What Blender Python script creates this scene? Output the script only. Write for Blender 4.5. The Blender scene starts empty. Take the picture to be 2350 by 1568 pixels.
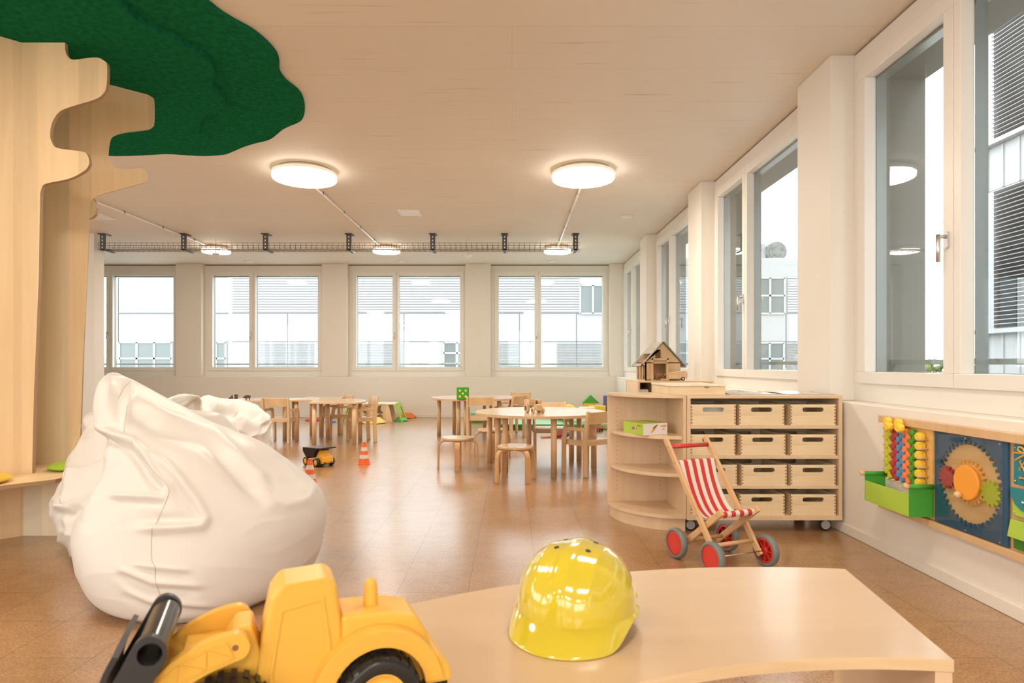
import bpy, math, random
from math import sin, cos, pi, radians, sqrt, atan2
from mathutils import Vector, Matrix, noise
from mathutils.geometry import tessellate_polygon
random.seed(7)
S = bpy.context.scene
COL = S.collection
CH = 0.97            # lens height above the floor
FOC = 1448.0         # focal length in pixels of a 2350 px wide frame
ZC = 2.85            # ceiling height
XW, XF = 1.93, 2.07  # right wall: room face, window frame plane
YW, YF = 11.70, 11.84

# ------------------------------------------------------------------ camera
cam = bpy.data.cameras.new('camera')
cam.sensor_width = 36.0
cam.lens = FOC / 2350.0 * 36.0
cam.shift_y = 54.0 / 2350.0
cam.clip_start = 0.02
cam.clip_end = 400
cam.dof.use_dof = True
cam.dof.focus_distance = 5.0
cam.dof.aperture_fstop = 8.0
cam_ob = bpy.data.objects.new('camera', cam)
COL.objects.link(cam_ob)
cam_ob.location = (0, 0, CH)
cam_ob.rotation_euler = (radians(90), 0, 0)
S.camera = cam_ob

# ------------------------------------------------------------------ world, exposure
w = bpy.data.worlds.new('overcast_sky')
S.world = w
w.use_nodes = True
bgn = w.node_tree.nodes['Background']
bgn.inputs['Color'].default_value = (0.93, 0.96, 1.0, 1)
bgn.inputs['Strength'].default_value = 1.9
S.view_settings.view_transform = 'Standard'
S.view_settings.look = 'None'
S.view_settings.gamma = 1.0
S.view_settings.use_curve_mapping = False
S.view_settings.exposure = 1.76
LAMP_STRENGTH = 16.5
LAMP_COLOR = (1.0, 0.90, 0.77)

# ------------------------------------------------------------------ materials
def mat(name, color, rough=0.5, metal=0.0, coat=0.0, bump=0.0, bscale=200, var=0.0, vscale=8, spec=0.5, emis=None, estr=0, trans=0, sheen=0):
    m = bpy.data.materials.new(name)
    m.use_nodes = True
    nt = m.node_tree
    b = nt.nodes['Principled BSDF']
    b.inputs['Base Color'].default_value = (*color, 1)
    b.inputs['Roughness'].default_value = rough
    b.inputs['Metallic'].default_value = metal
    b.inputs['Coat Weight'].default_value = coat
    b.inputs['Coat Roughness'].default_value = 0.08
    b.inputs['Specular IOR Level'].default_value = spec
    b.inputs['Sheen Weight'].default_value = sheen
    if trans: b.inputs['Transmission Weight'].default_value = trans
    if emis:
        b.inputs['Emission Color'].default_value = (*emis, 1)
        b.inputs['Emission Strength'].default_value = estr
    tc = nt.nodes.new('ShaderNodeTexCoord')
    if bump:
        n = nt.nodes.new('ShaderNodeTexNoise'); n.inputs['Scale'].default_value = bscale; n.inputs['Detail'].default_value = 4
        bp = nt.nodes.new('ShaderNodeBump'); bp.inputs['Strength'].default_value = bump; bp.inputs['Distance'].default_value = 0.002
        nt.links.new(tc.outputs['Object'], n.inputs['Vector'])
        nt.links.new(n.outputs['Fac'], bp.inputs['Height'])
        nt.links.new(bp.outputs['Normal'], b.inputs['Normal'])
    if var:
        n = nt.nodes.new('ShaderNodeTexNoise'); n.inputs['Scale'].default_value = vscale; n.inputs['Detail'].default_value = 3
        r = nt.nodes.new('ShaderNodeValToRGB')
        r.color_ramp.elements[0].position = 0.3; r.color_ramp.elements[1].position = 0.7
        r.color_ramp.elements[0].color = (*[c * (1 - var) for c in color], 1)
        r.color_ramp.elements[1].color = (*[min(1, c * (1 + var)) for c in color], 1)
        nt.links.new(tc.outputs['Object'], n.inputs['Vector'])
        nt.links.new(n.outputs['Fac'], r.inputs['Fac'])
        nt.links.new(r.outputs['Color'], b.inputs['Base Color'])
    return m

def wood(name, c1, c2, scale=(3, 3, 40), rough=0.45, coat=0.0, stave=0.0, stave_axis=0, stavevar=0.08, detail=6, dist=0.6):
    """procedural wood: stretched noise grain, optional glued staves of varying tone"""
    m = bpy.data.materials.new(name)
    m.use_nodes = True
    nt = m.node_tree; L = nt.links
    b = nt.nodes['Principled BSDF']
    b.inputs['Roughness'].default_value = rough
    b.inputs['Coat Weight'].default_value = coat
    b.inputs['Coat Roughness'].default_value = 0.12
    tc = nt.nodes.new('ShaderNodeTexCoord')
    mp = nt.nodes.new('ShaderNodeMapping'); mp.inputs['Scale'].default_value = scale
    L.new(tc.outputs['Object'], mp.inputs['Vector'])
    n = nt.nodes.new('ShaderNodeTexNoise'); n.inputs['Scale'].default_value = 1.0
    n.inputs['Detail'].default_value = detail; n.inputs['Distortion'].default_value = dist
    vec = mp.outputs['Vector']
    r = nt.nodes.new('ShaderNodeValToRGB')
    r.color_ramp.elements[0].position = 0.32; r.color_ramp.elements[1].position = 0.68
    r.color_ramp.elements[0].color = (*c2, 1); r.color_ramp.elements[1].color = (*c1, 1)
    L.new(n.outputs['Fac'], r.inputs['Fac'])
    out = r.outputs['Color']
    if stave:
        sp = nt.nodes.new('ShaderNodeSeparateXYZ'); L.new(tc.outputs['Object'], sp.inputs[0])
        d = nt.nodes.new('ShaderNodeMath'); d.operation = 'DIVIDE'; d.inputs[1].default_value = stave
        L.new(sp.outputs[stave_axis], d.inputs[0])
        f = nt.nodes.new('ShaderNodeMath'); f.operation = 'FLOOR'; L.new(d.outputs[0], f.inputs[0])
        wn = nt.nodes.new('ShaderNodeTexWhiteNoise'); wn.noise_dimensions = '1D'; L.new(f.outputs[0], wn.inputs['W'])
        mr = nt.nodes.new('ShaderNodeMapRange'); mr.inputs['To Min'].default_value = 1 - stavevar; mr.inputs['To Max'].default_value = 1 + stavevar
        L.new(wn.outputs['Value'], mr.inputs['Value'])
        hs = nt.nodes.new('ShaderNodeHueSaturation'); L.new(mr.outputs[0], hs.inputs['Value']); L.new(out, hs.inputs['Color'])
        out = hs.outputs['Color']
        ad = nt.nodes.new('ShaderNodeVectorMath'); ad.operation = 'ADD'
        L.new(mp.outputs['Vector'], ad.inputs[0]); L.new(wn.outputs['Color'], ad.inputs[1]); vec = ad.outputs[0]
    L.new(vec, n.inputs['Vector'])
    L.new(out, b.inputs['Base Color'])
    return m

def floor_material():
    m = bpy.data.materials.new('cork_tile'); m.use_nodes = True
    nt = m.node_tree; L = nt.links; b = nt.nodes['Principled BSDF']
    tc = nt.nodes.new('ShaderNodeTexCoord')
    sp = nt.nodes.new('ShaderNodeSeparateXYZ'); L.new(tc.outputs['Object'], sp.inputs[0])
    a = nt.nodes.new('ShaderNodeMath'); a.inputs[1].default_value = 18.0 - 0.288; L.new(sp.outputs[1], a.inputs[0])
    c = nt.nodes.new('ShaderNodeMath'); c.inputs[1].default_value = 18.0 + 0.1888; L.new(sp.outputs[0], c.inputs[0])
    cb = nt.nodes.new('ShaderNodeCombineXYZ'); L.new(a.outputs[0], cb.inputs[0]); L.new(c.outputs[0], cb.inputs[1])
    br = nt.nodes.new('ShaderNodeTexBrick'); L.new(cb.outputs[0], br.inputs['Vector'])
    br.inputs['Scale'].default_value = 1.0; br.inputs['Brick Width'].default_value = 0.6; br.inputs['Row Height'].default_value = 0.3
    br.inputs['Mortar Size'].default_value = 0.0013; br.inputs['Mortar Smooth'].default_value = 0.0
    br.inputs['Color1'].default_value = (0.95, 0.95, 0.95, 1); br.inputs['Color2'].default_value = (1.04, 1.04, 1.03, 1)
    br.inputs['Mortar'].default_value = (0.35, 0.33, 0.3, 1)
    n1 = nt.nodes.new('ShaderNodeTexNoise'); n1.inputs['Scale'].default_value = 110; n1.inputs['Detail'].default_value = 8; n1.inputs['Roughness'].default_value = 0.8
    L.new(tc.outputs['Object'], n1.inputs['Vector'])
    mp = nt.nodes.new('ShaderNodeMapping'); mp.inputs['Scale'].default_value = (7, 13, 9); L.new(tc.outputs['Object'], mp.inputs['Vector'])
    n2 = nt.nodes.new('ShaderNodeTexNoise'); n2.inputs['Scale'].default_value = 1; n2.inputs['Detail'].default_value = 5; n2.inputs['Distortion'].default_value = 1.5
    L.new(mp.outputs[0], n2.inputs['Vector'])
    r1 = nt.nodes.new('ShaderNodeValToRGB'); L.new(n1.outputs['Fac'], r1.inputs['Fac'])
    r1.color_ramp.elements[0].position = 0.41; r1.color_ramp.elements[0].color = (0.12, 0.050, 0.018, 1)
    r1.color_ramp.elements[1].position = 0.60; r1.color_ramp.elements[1].color = (0.60, 0.34, 0.155, 1)
    r2 = nt.nodes.new('ShaderNodeValToRGB'); L.new(n2.outputs['Fac'], r2.inputs['Fac'])
    r2.color_ramp.elements[0].position = 0.3; r2.color_ramp.elements[0].color = (0.36, 0.165, 0.06, 1)
    r2.color_ramp.elements[1].position = 0.75; r2.color_ramp.elements[1].color = (0.54, 0.31, 0.14, 1)
    mx = nt.nodes.new('ShaderNodeMixRGB'); mx.inputs[0].default_value = 0.45; L.new(r1.outputs[0], mx.inputs[1]); L.new(r2.outputs[0], mx.inputs[2])
    mu = nt.nodes.new('ShaderNodeMixRGB'); mu.blend_type = 'MULTIPLY'; mu.inputs[0].default_value = 1
    L.new(mx.outputs[0], mu.inputs[1]); L.new(br.outputs['Color'], mu.inputs[2])
    L.new(mu.outputs[0], b.inputs['Base Color'])
    b.inputs['Roughness'].default_value = 0.33
    b.inputs['Coat Weight'].default_value = 0.75; b.inputs['Coat Roughness'].default_value = 0.21
    bp = nt.nodes.new('ShaderNodeBump'); bp.inputs['Strength'].default_value = 0.25; bp.inputs['Distance'].default_value = 0.001
    L.new(n1.outputs['Fac'], bp.inputs['Height']); L.new(bp.outputs[0], b.inputs['Normal'])
    return m

def ceiling_material():
    m = bpy.data.materials.new('painted_board_concrete'); m.use_nodes = True
    nt = m.node_tree; L = nt.links; b = nt.nodes['Principled BSDF']
    tc = nt.nodes.new('ShaderNodeTexCoord')
    mp = nt.nodes.new('ShaderNodeMapping'); mp.inputs['Scale'].default_value = (1.6, 38, 1); L.new(tc.outputs['Object'], mp.inputs['Vector'])
    n = nt.nodes.new('ShaderNodeTexNoise'); n.inputs['Scale'].default_value = 1; n.inputs['Detail'].default_value = 3; L.new(mp.outputs[0], n.inputs['Vector'])
    r = nt.nodes.new('ShaderNodeValToRGB'); L.new(n.outputs['Fac'], r.inputs['Fac'])
    r.color_ramp.elements[0].position = 0.24; r.color_ramp.elements[0].color = (0.66, 0.58, 0.47, 1)
    r.color_ramp.elements[1].position = 0.36; r.color_ramp.elements[1].color = (0.84, 0.78, 0.69, 1)
    br = nt.nodes.new('ShaderNodeTexBrick'); L.new(tc.outputs['Object'], br.inputs['Vector'])
    br.inputs['Scale'].default_value = 1; br.inputs['Brick Width'].default_value = 60.0; br.inputs['Row Height'].default_value = 0.5
    br.inputs['Mortar Size'].default_value = 0.002; br.inputs['Color1'].default_value = (0.97, 0.97, 0.97, 1); br.inputs['Color2'].default_value = (1, 1, 1, 1)
    br.inputs['Mortar'].default_value = (0.86, 0.84, 0.8, 1)
    mu = nt.nodes.new('ShaderNodeMixRGB'); mu.blend_type = 'MULTIPLY'; mu.inputs[0].default_value = 1
    L.new(r.outputs[0], mu.inputs[1]); L.new(br.outputs['Color'], mu.inputs[2])
    L.new(mu.outputs[0], b.inputs['Base Color'])
    b.inputs['Roughness'].default_value = 0.6
    return m

def glass_material():
    m = bpy.data.materials.new('window_glass'); m.use_nodes = True
    nt = m.node_tree; L = nt.links
    for n in list(nt.nodes): nt.nodes.remove(n)
    o = nt.nodes.new('ShaderNodeOutputMaterial')
    t = nt.nodes.new('ShaderNodeBsdfTransparent'); t.inputs[0].default_value = (0.95, 0.98, 0.965, 1)
    g = nt.nodes.new('ShaderNodeBsdfGlossy'); g.inputs['Roughness'].default_value = 0.0
    lw = nt.nodes.new('ShaderNodeLayerWeight'); lw.inputs['Blend'].default_value = 0.5
    pw = nt.nodes.new('ShaderNodeMath'); pw.operation = 'POWER'; pw.inputs[1].default_value = 4.2; L.new(lw.outputs['Facing'], pw.inputs[0])
    f = nt.nodes.new('ShaderNodeMath'); f.operation = 'MULTIPLY_ADD'; f.inputs[1].default_value = 0.94; f.inputs[2].default_value = 0.03; L.new(pw.outputs[0], f.inputs[0])
    mx = nt.nodes.new('ShaderNodeMixShader')
    L.new(f.outputs[0], mx.inputs[0]); L.new(t.outputs[0], mx.inputs[1]); L.new(g.outputs[0], mx.inputs[2]); L.new(mx.outputs[0], o.inputs[0])
    return m

M_ = {}
M_['wall'] = mat('wall_paint', (0.82, 0.765, 0.68), 0.6, bump=0.15, bscale=350)
M_['ceil'] = ceiling_material()
M_['floor'] = floor_material()
M_['base'] = mat('baseboard_paint', (0.82, 0.77, 0.68), 0.4)
M_['frame'] = mat('window_frame_paint', (0.82, 0.78, 0.71), 0.35)
M_['glass'] = glass_material()
M_['gapshade'] = mat('gap_shade', (0.05, 0.055, 0.05), 0.5)
M_['outer'] = mat('taupe_render', (0.22, 0.21, 0.185), 0.7)
M_['alu'] = mat('grey_aluminium', (0.35, 0.37, 0.36), 0.35, metal=0.6)
M_['steel'] = mat('brushed_steel', (0.66, 0.65, 0.63), 0.35, metal=1.0)
M_['beech'] = wood('beech_wood', (0.74, 0.50, 0.28), (0.66, 0.42, 0.21), (14, 14, 1.6), 0.4, coat=0.15)
M_['beechtop'] = wood('beech_laminate', (0.73, 0.51, 0.30), (0.66, 0.43, 0.235), (2.5, 22, 2), 0.22, coat=0.5)
M_['maple'] = wood('maple_laminate', (0.78, 0.58, 0.38), (0.71, 0.51, 0.32), (14, 3, 1.2), 0.45)
M_['mapletop'] = wood('maple_top', (0.78, 0.58, 0.37), (0.72, 0.51, 0.31), (2.0, 12, 2), 0.28, coat=0.3)
M_['pine'] = wood('solid_pine', (0.88, 0.71, 0.47), (0.79, 0.60, 0.36), (3.5, 10, 26), 0.5, stave=0.055, stave_axis=2, stavevar=0.06)
M_['joint'] = mat('finger_joint_end_grain', (0.42, 0.25, 0.12), 0.6)
M_['ply'] = wood('glued_birch_board', (0.88, 0.66, 0.39), (0.81, 0.58, 0.325), (16, 16, 1.1), 0.5, stave=0.115, stave_axis=0, stavevar=0.09)
M_['plypale'] = wood('pale_birch_board', (0.90, 0.80, 0.60), (0.85, 0.73, 0.52), (16, 16, 1.0), 0.5, stave=0.115, stave_axis=0, stavevar=0.07)
M_['plyedge'] = mat('birch_board_edge', (0.40, 0.25, 0.13), 0.6)
M_['felt'] = mat('green_felt', (0.012, 0.15, 0.066), 1.0, bump=0.8, bscale=260, var=0.18, vscale=30, spec=0.0)
M_['leather'] = mat('white_faux_leather', (0.74, 0.70, 0.655), 0.45, bump=0.12, bscale=500)
M_['lamp'] = mat('lamp_diffuser', (0.9, 0.88, 0.84), 0.4, emis=LAMP_COLOR, estr=LAMP_STRENGTH)
M_['lampfar'] = mat('lamp_diffuser_small', (0.9, 0.88, 0.84), 0.4, emis=LAMP_COLOR, estr=9.0)
M_['lampfill'] = mat('fill_lamp_diffuser', (0.9, 0.88, 0.84), 0.4, emis=LAMP_COLOR, estr=8.0)  # weaker glow for the added near row of lamps
M_['lampring'] = mat('lamp_ring', (0.80, 0.74, 0.66), 0.4, emis=(1.0, 0.78, 0.56), estr=0.13)
M_['lampside'] = mat('lamp_side', (0.9, 0.88, 0.84), 0.4, emis=LAMP_COLOR, estr=3.5)
M_['lamphouse'] = mat('lamp_housing', (0.80, 0.72, 0.62), 0.4)
M_['white'] = mat('white_plastic', (0.90, 0.89, 0.86), 0.35)
M_['galv'] = mat('galvanised_wire', (0.22, 0.17, 0.12), 0.5, metal=0.5)
M_['galvdark'] = mat('galvanised_bracket', (0.10, 0.10, 0.095), 0.45, metal=0.6)
M_['red'] = mat('red_paint', (0.62, 0.045, 0.03), 0.35, coat=0.3)
M_['redplastic'] = mat('red_plastic', (0.70, 0.045, 0.03), 0.3)
M_['grey'] = mat('grey_rubber', (0.20, 0.22, 0.21), 0.45)
M_['black'] = mat('black_plastic', (0.018, 0.018, 0.02), 0.3)
M_['rubber'] = mat('black_rubber', (0.02, 0.02, 0.022), 0.45)
M_['yellow'] = mat('yellow_toy_plastic', (0.95, 0.48, 0.045), 0.35)
M_['helmet'] = mat('yellow_helmet_plastic', (0.70, 0.56, 0.03), 0.12, coat=1.0)
M_['orange'] = mat('orange_plastic', (0.92, 0.16, 0.03), 0.4)
M_['conewhite'] = mat('white_band', (0.80, 0.68, 0.62), 0.5)
M_['clothw'] = mat('white_canvas', (0.82, 0.76, 0.70), 0.8, bump=0.3, bscale=900)
M_['clothr'] = mat('red_canvas', (0.66, 0.045, 0.035), 0.8, bump=0.3, bscale=900)
M_['lime'] = mat('lime_fabric', (0.42, 0.60, 0.06), 0.6)
M_['limepaint'] = mat('lime_paint', (0.36, 0.62, 0.02), 0.4)
M_['green'] = mat('green_fabric', (0.06, 0.36, 0.035), 0.6)
M_['greenpaint'] = mat('green_paint', (0.03, 0.30, 0.015), 0.35)
M_['mattop'] = mat('green_mat_vinyl', (0.22, 0.52, 0.26), 0.5)
M_['matside'] = mat('dark_green_mat_side', (0.06, 0.30, 0.07), 0.5)
M_['blockyel'] = mat('yellow_foam', (0.90, 0.58, 0.03), 0.5)
M_['blockgreen'] = mat('green_foam', (0.08, 0.36, 0.05), 0.5)
M_['purple'] = mat('violet_foam', (0.12, 0.12, 0.28), 0.5)
M_['blue'] = mat('blue_paint', (0.05, 0.20, 0.50), 0.4)
M_['beadblue'] = mat('bead_blue', (0.10, 0.27, 0.50), 0.35)
M_['beadred'] = mat('bead_red', (0.48, 0.035, 0.05), 0.35)
M_['beadorange'] = mat('bead_orange', (0.95, 0.24, 0.08), 0.35)
M_['beadlime'] = mat('bead_lime', (0.50, 0.56, 0.03), 0.35)
M_['beadgreen'] = mat('bead_green', (0.08, 0.32, 0.015), 0.35)
M_['beadyellow'] = mat('bead_yellow', (0.95, 0.62, 0.05), 0.3)
M_['navy'] = mat('dark_blue_board', (0.03, 0.10, 0.19), 0.4)
M_['gearwood'] = wood('gear_panel_wood', (0.84, 0.52, 0.24), (0.74, 0.43, 0.18), (2, 2, 14), 0.35)
M_['gearorange'] = mat('gear_orange', (0.90, 0.36, 0.04), 0.4)
M_['geararms'] = mat('gear_light_orange', (0.90, 0.45, 0.10), 0.45)
M_['teal'] = mat('teal_fabric', (0.02, 0.23, 0.27), 0.6)
M_['darkgreen'] = mat('dark_green_fabric', (0.05, 0.22, 0.02), 0.6)
M_['lace'] = mat('orange_lace', (0.85, 0.40, 0.05), 0.6)
M_['darkwood'] = wood('dark_stained_wood', (0.12, 0.055, 0.03), (0.07, 0.03, 0.018), (10, 10, 10), 0.5)
M_['brown'] = mat('brown_toy_horse', (0.28, 0.12, 0.05), 0.5)
M_['boxgreen'] = mat('lime_cardboard', (0.45, 0.62, 0.05), 0.4)
M_['boxwhite'] = mat('white_cardboard', (0.82, 0.79, 0.76), 0.4)
M_['rawwood'] = wood('raw_toy_wood', (0.72, 0.52, 0.31), (0.60, 0.40, 0.21), (12, 12, 3), 0.5)
M_['roofgrey'] = wood('grey_shingle_roof', (0.34, 0.30, 0.26), (0.24, 0.21, 0.18), (6, 30, 30), 0.7)
M_['dark'] = mat('dark_interior', (0.10, 0.055, 0.03), 0.8)
M_['print'] = mat('printed_page', (0.55, 0.50, 0.44), 0.25, var=0.35, vscale=30)
M_['paper'] = mat('cream_paper', (0.80, 0.72, 0.62), 0.5)
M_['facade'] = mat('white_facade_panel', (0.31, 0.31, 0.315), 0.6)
M_['facadejoint'] = mat('facade_joint', (0.13, 0.13, 0.14), 0.7)
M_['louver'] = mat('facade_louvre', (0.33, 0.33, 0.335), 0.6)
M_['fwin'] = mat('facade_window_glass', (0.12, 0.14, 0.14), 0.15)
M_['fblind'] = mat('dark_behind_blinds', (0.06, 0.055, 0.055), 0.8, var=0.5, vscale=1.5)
M_['hill'] = mat('distant_hill', (0.30, 0.36, 0.30), 0.9, var=0.3, vscale=0.2)
M_['ground'] = mat('outside_ground', (0.45, 0.45, 0.43), 0.9)
M_['leaf'] = mat('shrub_leaves', (0.16, 0.20, 0.05), 0.8, var=0.5, vscale=4)
M_['castor'] = mat('castor_grey', (0.36, 0.37, 0.38), 0.4)
M_['skin'] = mat('doll_cloth', (0.75, 0.42, 0.28), 0.7)
m = bpy.data.materials.new('acrylic_sheet'); m.use_nodes = True
nt = m.node_tree
for n in list(nt.nodes): nt.nodes.remove(n)
o = nt.nodes.new('ShaderNodeOutputMaterial'); t = nt.nodes.new('ShaderNodeBsdfTransparent'); t.inputs[0].default_value = (0.93, 0.95, 0.95, 1)
g = nt.nodes.new('ShaderNodeBsdfGlossy'); g.inputs['Roughness'].default_value = 0.03
f = nt.nodes.new('ShaderNodeValue'); f.outputs[0].default_value = 0.055; mx = nt.nodes.new('ShaderNodeMixShader')
nt.links.new(f.outputs[0], mx.inputs[0]); nt.links.new(t.outputs[0], mx.inputs[1]); nt.links.new(g.outputs[0], mx.inputs[2]); nt.links.new(mx.outputs[0], o.inputs[0])
M_['acrylic'] = m

M_['yelpanel'] = wood('warm_birch_panel', (0.78, 0.52, 0.26), (0.70, 0.45, 0.20), (3, 3, 12), 0.45)
M_['strollerwood'] = wood('stroller_beech', (0.78, 0.50, 0.26), (0.70, 0.42, 0.20), (20, 6, 6), 0.38, coat=0.2)
M_['bigtop'] = wood('birch_table_laminate', (0.66, 0.48, 0.305), (0.61, 0.43, 0.26), (1.6, 9, 1), 0.34, coat=0.2)
M_['bigedge'] = wood('birch_table_edge', (0.82, 0.62, 0.38), (0.74, 0.54, 0.31), (6, 6, 60), 0.45)
M_['loader'] = mat('warm_yellow_plastic', (0.88, 0.51, 0.08), 0.38, spec=0.4)
M_['bucket'] = mat('charcoal_plastic', (0.030, 0.031, 0.035), 0.35)
M_['bucketgloss'] = mat('shiny_black_plastic', (0.03, 0.03, 0.028), 0.2)
M_['tyre'] = mat('loader_tyre_plastic', (0.02, 0.02, 0.02), 0.28)
M_['railpaint'] = mat('pale_rail_paint', (0.40, 0.42, 0.41), 0.4)
M_['facadegrey'] = mat('blind_grey', (0.265, 0.26, 0.265), 0.6)
M_['fangrey'] = mat('ventilator_grey', (0.14, 0.14, 0.135), 0.5, var=0.3, vscale=6)

# ------------------------------------------------------------------ mesh builder
class MB:
    def __init__(s):
        s.v = []; s.f = []; s.mi = []; s.sm = []
    def add(s, verts, faces, mi=0, smooth=False, T=None):
        o = len(s.v)
        for p in verts:
            p = Vector(p)
            s.v.append(T @ p if T is not None else p)
        for f in faces:
            s.f.append([i + o for i in f]); s.mi.append(mi); s.sm.append(smooth)
        return s
    def box(s, x0, x1, y0, y1, z0, z1, mi=0, T=None):
        vs = [(x0, y0, z0), (x1, y0, z0), (x1, y1, z0), (x0, y1, z0), (x0, y0, z1), (x1, y0, z1), (x1, y1, z1), (x0, y1, z1)]
        fs = [(0, 3, 2, 1), (4, 5, 6, 7), (0, 1, 5, 4), (1, 2, 6, 5), (2, 3, 7, 6), (3, 0, 4, 7)]
        return s.add(vs, fs, mi, False, T)
    def cyl(s, p0, p1, r0, r1=None, n=20, mi=0, smooth=True, cap=True):
        if r1 is None: r1 = r0
        p0 = Vector(p0); p1 = Vector(p1); d = (p1 - p0).normalized()
        a = d.orthogonal().normalized(); b = d.cross(a)
        o = len(s.v)
        for k in range(n):
            t = 2 * pi * k / n; e = a * cos(t) + b * sin(t)
            s.v.append(p0 + e * r0); s.v.append(p1 + e * r1)
        for k in range(n):
            i = o + 2 * k; j = o + 2 * ((k + 1) % n)
            s.f.append([i, j, j + 1, i + 1]); s.mi.append(mi); s.sm.append(smooth)
        if cap:
            s.f.append([o + 2 * k for k in range(n)][::-1]); s.mi.append(mi); s.sm.append(False)
            s.f.append([o + 2 * k + 1 for k in range(n)]); s.mi.append(mi); s.sm.append(False)
        return s
    def tube(s, pts, r, n=10, mi=0, cap=True, closed=False, flat=None):
        """sweep a circle (or an ellipse flat=(ra, rb)) along pts"""
        pts = [Vector(p) for p in pts]; N = len(pts)
        o = len(s.v); prev = None
        for i, p in enumerate(pts):
            if closed: d = (pts[(i + 1) % N] - pts[i - 1]).normalized()
            else: d = (pts[min(i + 1, N - 1)] - pts[max(i - 1, 0)]).normalized()
            if prev is None: a = d.orthogonal().normalized()
            else: a = (prev - d * prev.dot(d)).normalized()
            prev = a; b = d.cross(a)
            rr = r[i] if isinstance(r, (list, tuple)) else r
            for k in range(n):
                t = 2 * pi * k / n
                s.v.append(p + a * cos(t) * rr + b * sin(t) * rr)
        for i in range(N if closed else N - 1):
            for k in range(n):
                a0 = o + i * n + k; a1 = o + i * n + (k + 1) % n
                b0 = o + ((i + 1) % N) * n + k; b1 = o + ((i + 1) % N) * n + (k + 1) % n
                s.f.append([a0, a1, b1, b0]); s.mi.append(mi); s.sm.append(True)
        if cap and not closed:
            s.f.append([o + k for k in range(n)][::-1]); s.mi.append(mi); s.sm.append(False)
            s.f.append([o + (N - 1) * n + k for k in range(n)]); s.mi.append(mi); s.sm.append(False)
        return s
    def bar(s, pts, wd, th, up, mi=0):
        """sweep a rectangle along pts: wd along 'up', th along the third axis"""
        pts = [Vector(p) for p in pts]; up = Vector(up).normalized(); N = len(pts); o = len(s.v)
        for i, p in enumerate(pts):
            d = (pts[min(i + 1, N - 1)] - pts[max(i - 1, 0)]).normalized()
            c = d.cross(up).normalized()
            for a, b in ((-1, -1), (1, -1), (1, 1), (-1, 1)):
                s.v.append(p + up * (wd / 2 * a) + c * (th / 2 * b))
        for i in range(N - 1):
            for k in range(4):
                a0 = o + i * 4 + k; a1 = o + i * 4 + (k + 1) % 4
                s.f.append([a0, a1, a1 + 4, a0 + 4]); s.mi.append(mi); s.sm.append(False)
        s.f.append([o + 3, o + 2, o + 1, o]); s.mi.append(mi); s.sm.append(False)
        e = o + (N - 1) * 4
        s.f.append([e, e + 1, e + 2, e + 3]); s.mi.append(mi); s.sm.append(False)
        return s
    def lathe(s, prof, n=32, c=(0, 0, 0), mi=0, smooth=True, T=None, axis='z'):
        """prof = [(r, z)...] bottom to top"""
        o = len(s.v); R = len(prof)
        for r, z in prof:
            for k in range(n):
                t = 2 * pi * k / n
                p = Vector((r * cos(t), r * sin(t), z))
                if axis == 'x': p = Vector((p.z, p.x, p.y))
                elif axis == 'y': p = Vector((p.y, p.z, p.x))
                p += Vector(c)
                s.v.append(T @ p if T is not None else p)
        for i in range(R - 1):
            for k in range(n):
                a = o + i * n + k; b = o + i * n + (k + 1) % n
                s.f.append([a, b, b + n, a + n]); s.mi.append(mi); s.sm.append(smooth)
        if prof[0][0] > 1e-5:
            s.f.append([o + k for k in range(n)][::-1]); s.mi.append(mi); s.sm.append(False)
        if prof[-1][0] > 1e-5:
            s.f.append([o + (R - 1) * n + k for k in range(n)]); s.mi.append(mi); s.sm.append(False)
        return s
    def ball(s, c, r, n=20, mi=0, T=None):
        if not isinstance(r, (tuple, list)): r = (r, r, r)
        m_ = n // 2; vs = []; fs = []
        for i in range(1, m_):
            ph = pi * i / m_
            for k in range(n):
                t = 2 * pi * k / n
                vs.append((c[0] + r[0] * sin(ph) * cos(t), c[1] + r[1] * sin(ph) * sin(t), c[2] + r[2] * cos(ph)))
        vs.append((c[0], c[1], c[2] + r[2])); vs.append((c[0], c[1], c[2] - r[2])); top = len(vs) - 2; bot = top + 1
        for i in range(m_ - 2):
            for k in range(n):
                a = i * n + k; b = i * n + (k + 1) % n
                fs.append((a, a + n, b + n, b))
        for k in range(n):
            fs.append((top, k, (k + 1) % n)); e = (m_ - 2) * n
            fs.append((bot, e + (k + 1) % n, e + k))
        return s.add(vs, fs, mi, True, T)
    def extr(s, loops, w0, w1, fn, mi=0, smi=None, smooth=False):
        """extrude a flat outline with holes: fn(u, v, w) gives the point"""
        if smi is None: smi = mi
        tri = tessellate_polygon([[Vector((u, v, 0)) for u, v in lp] for lp in loops])
        flat = [p for lp in loops for p in lp]; n = len(flat); o = len(s.v)
        for wv in (w0, w1):
            for u, v in flat: s.v.append(Vector(fn(u, v, wv)))
        for t in tri:
            s.f.append([o + i for i in t]); s.mi.append(mi); s.sm.append(False)
            s.f.append([o + n + i for i in t][::-1]); s.mi.append(mi); s.sm.append(False)
        st = 0
        for lp in loops:
            L = len(lp)
            for k in range(L):
                a = o + st + k; b = o + st + (k + 1) % L
                s.f.append([a, b, b + n, a + n]); s.mi.append(smi); s.sm.append(smooth)
            st += L
        return s
    def grid(s, P, mi=0, closed_u=False, smooth=True, mifn=None):
        R = len(P); C = len(P[0]); o = len(s.v)
        for row in P:
            for p in row: s.v.append(Vector(p))
        for i in range(R - 1):
            for k in range(C if closed_u else C - 1):
                a = o + i * C + k; b = o + i * C + (k + 1) % C
                s.f.append([a, b, b + C, a + C]); s.mi.append(mifn(i, k) if mifn else mi); s.sm.append(smooth)
        return s
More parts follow.
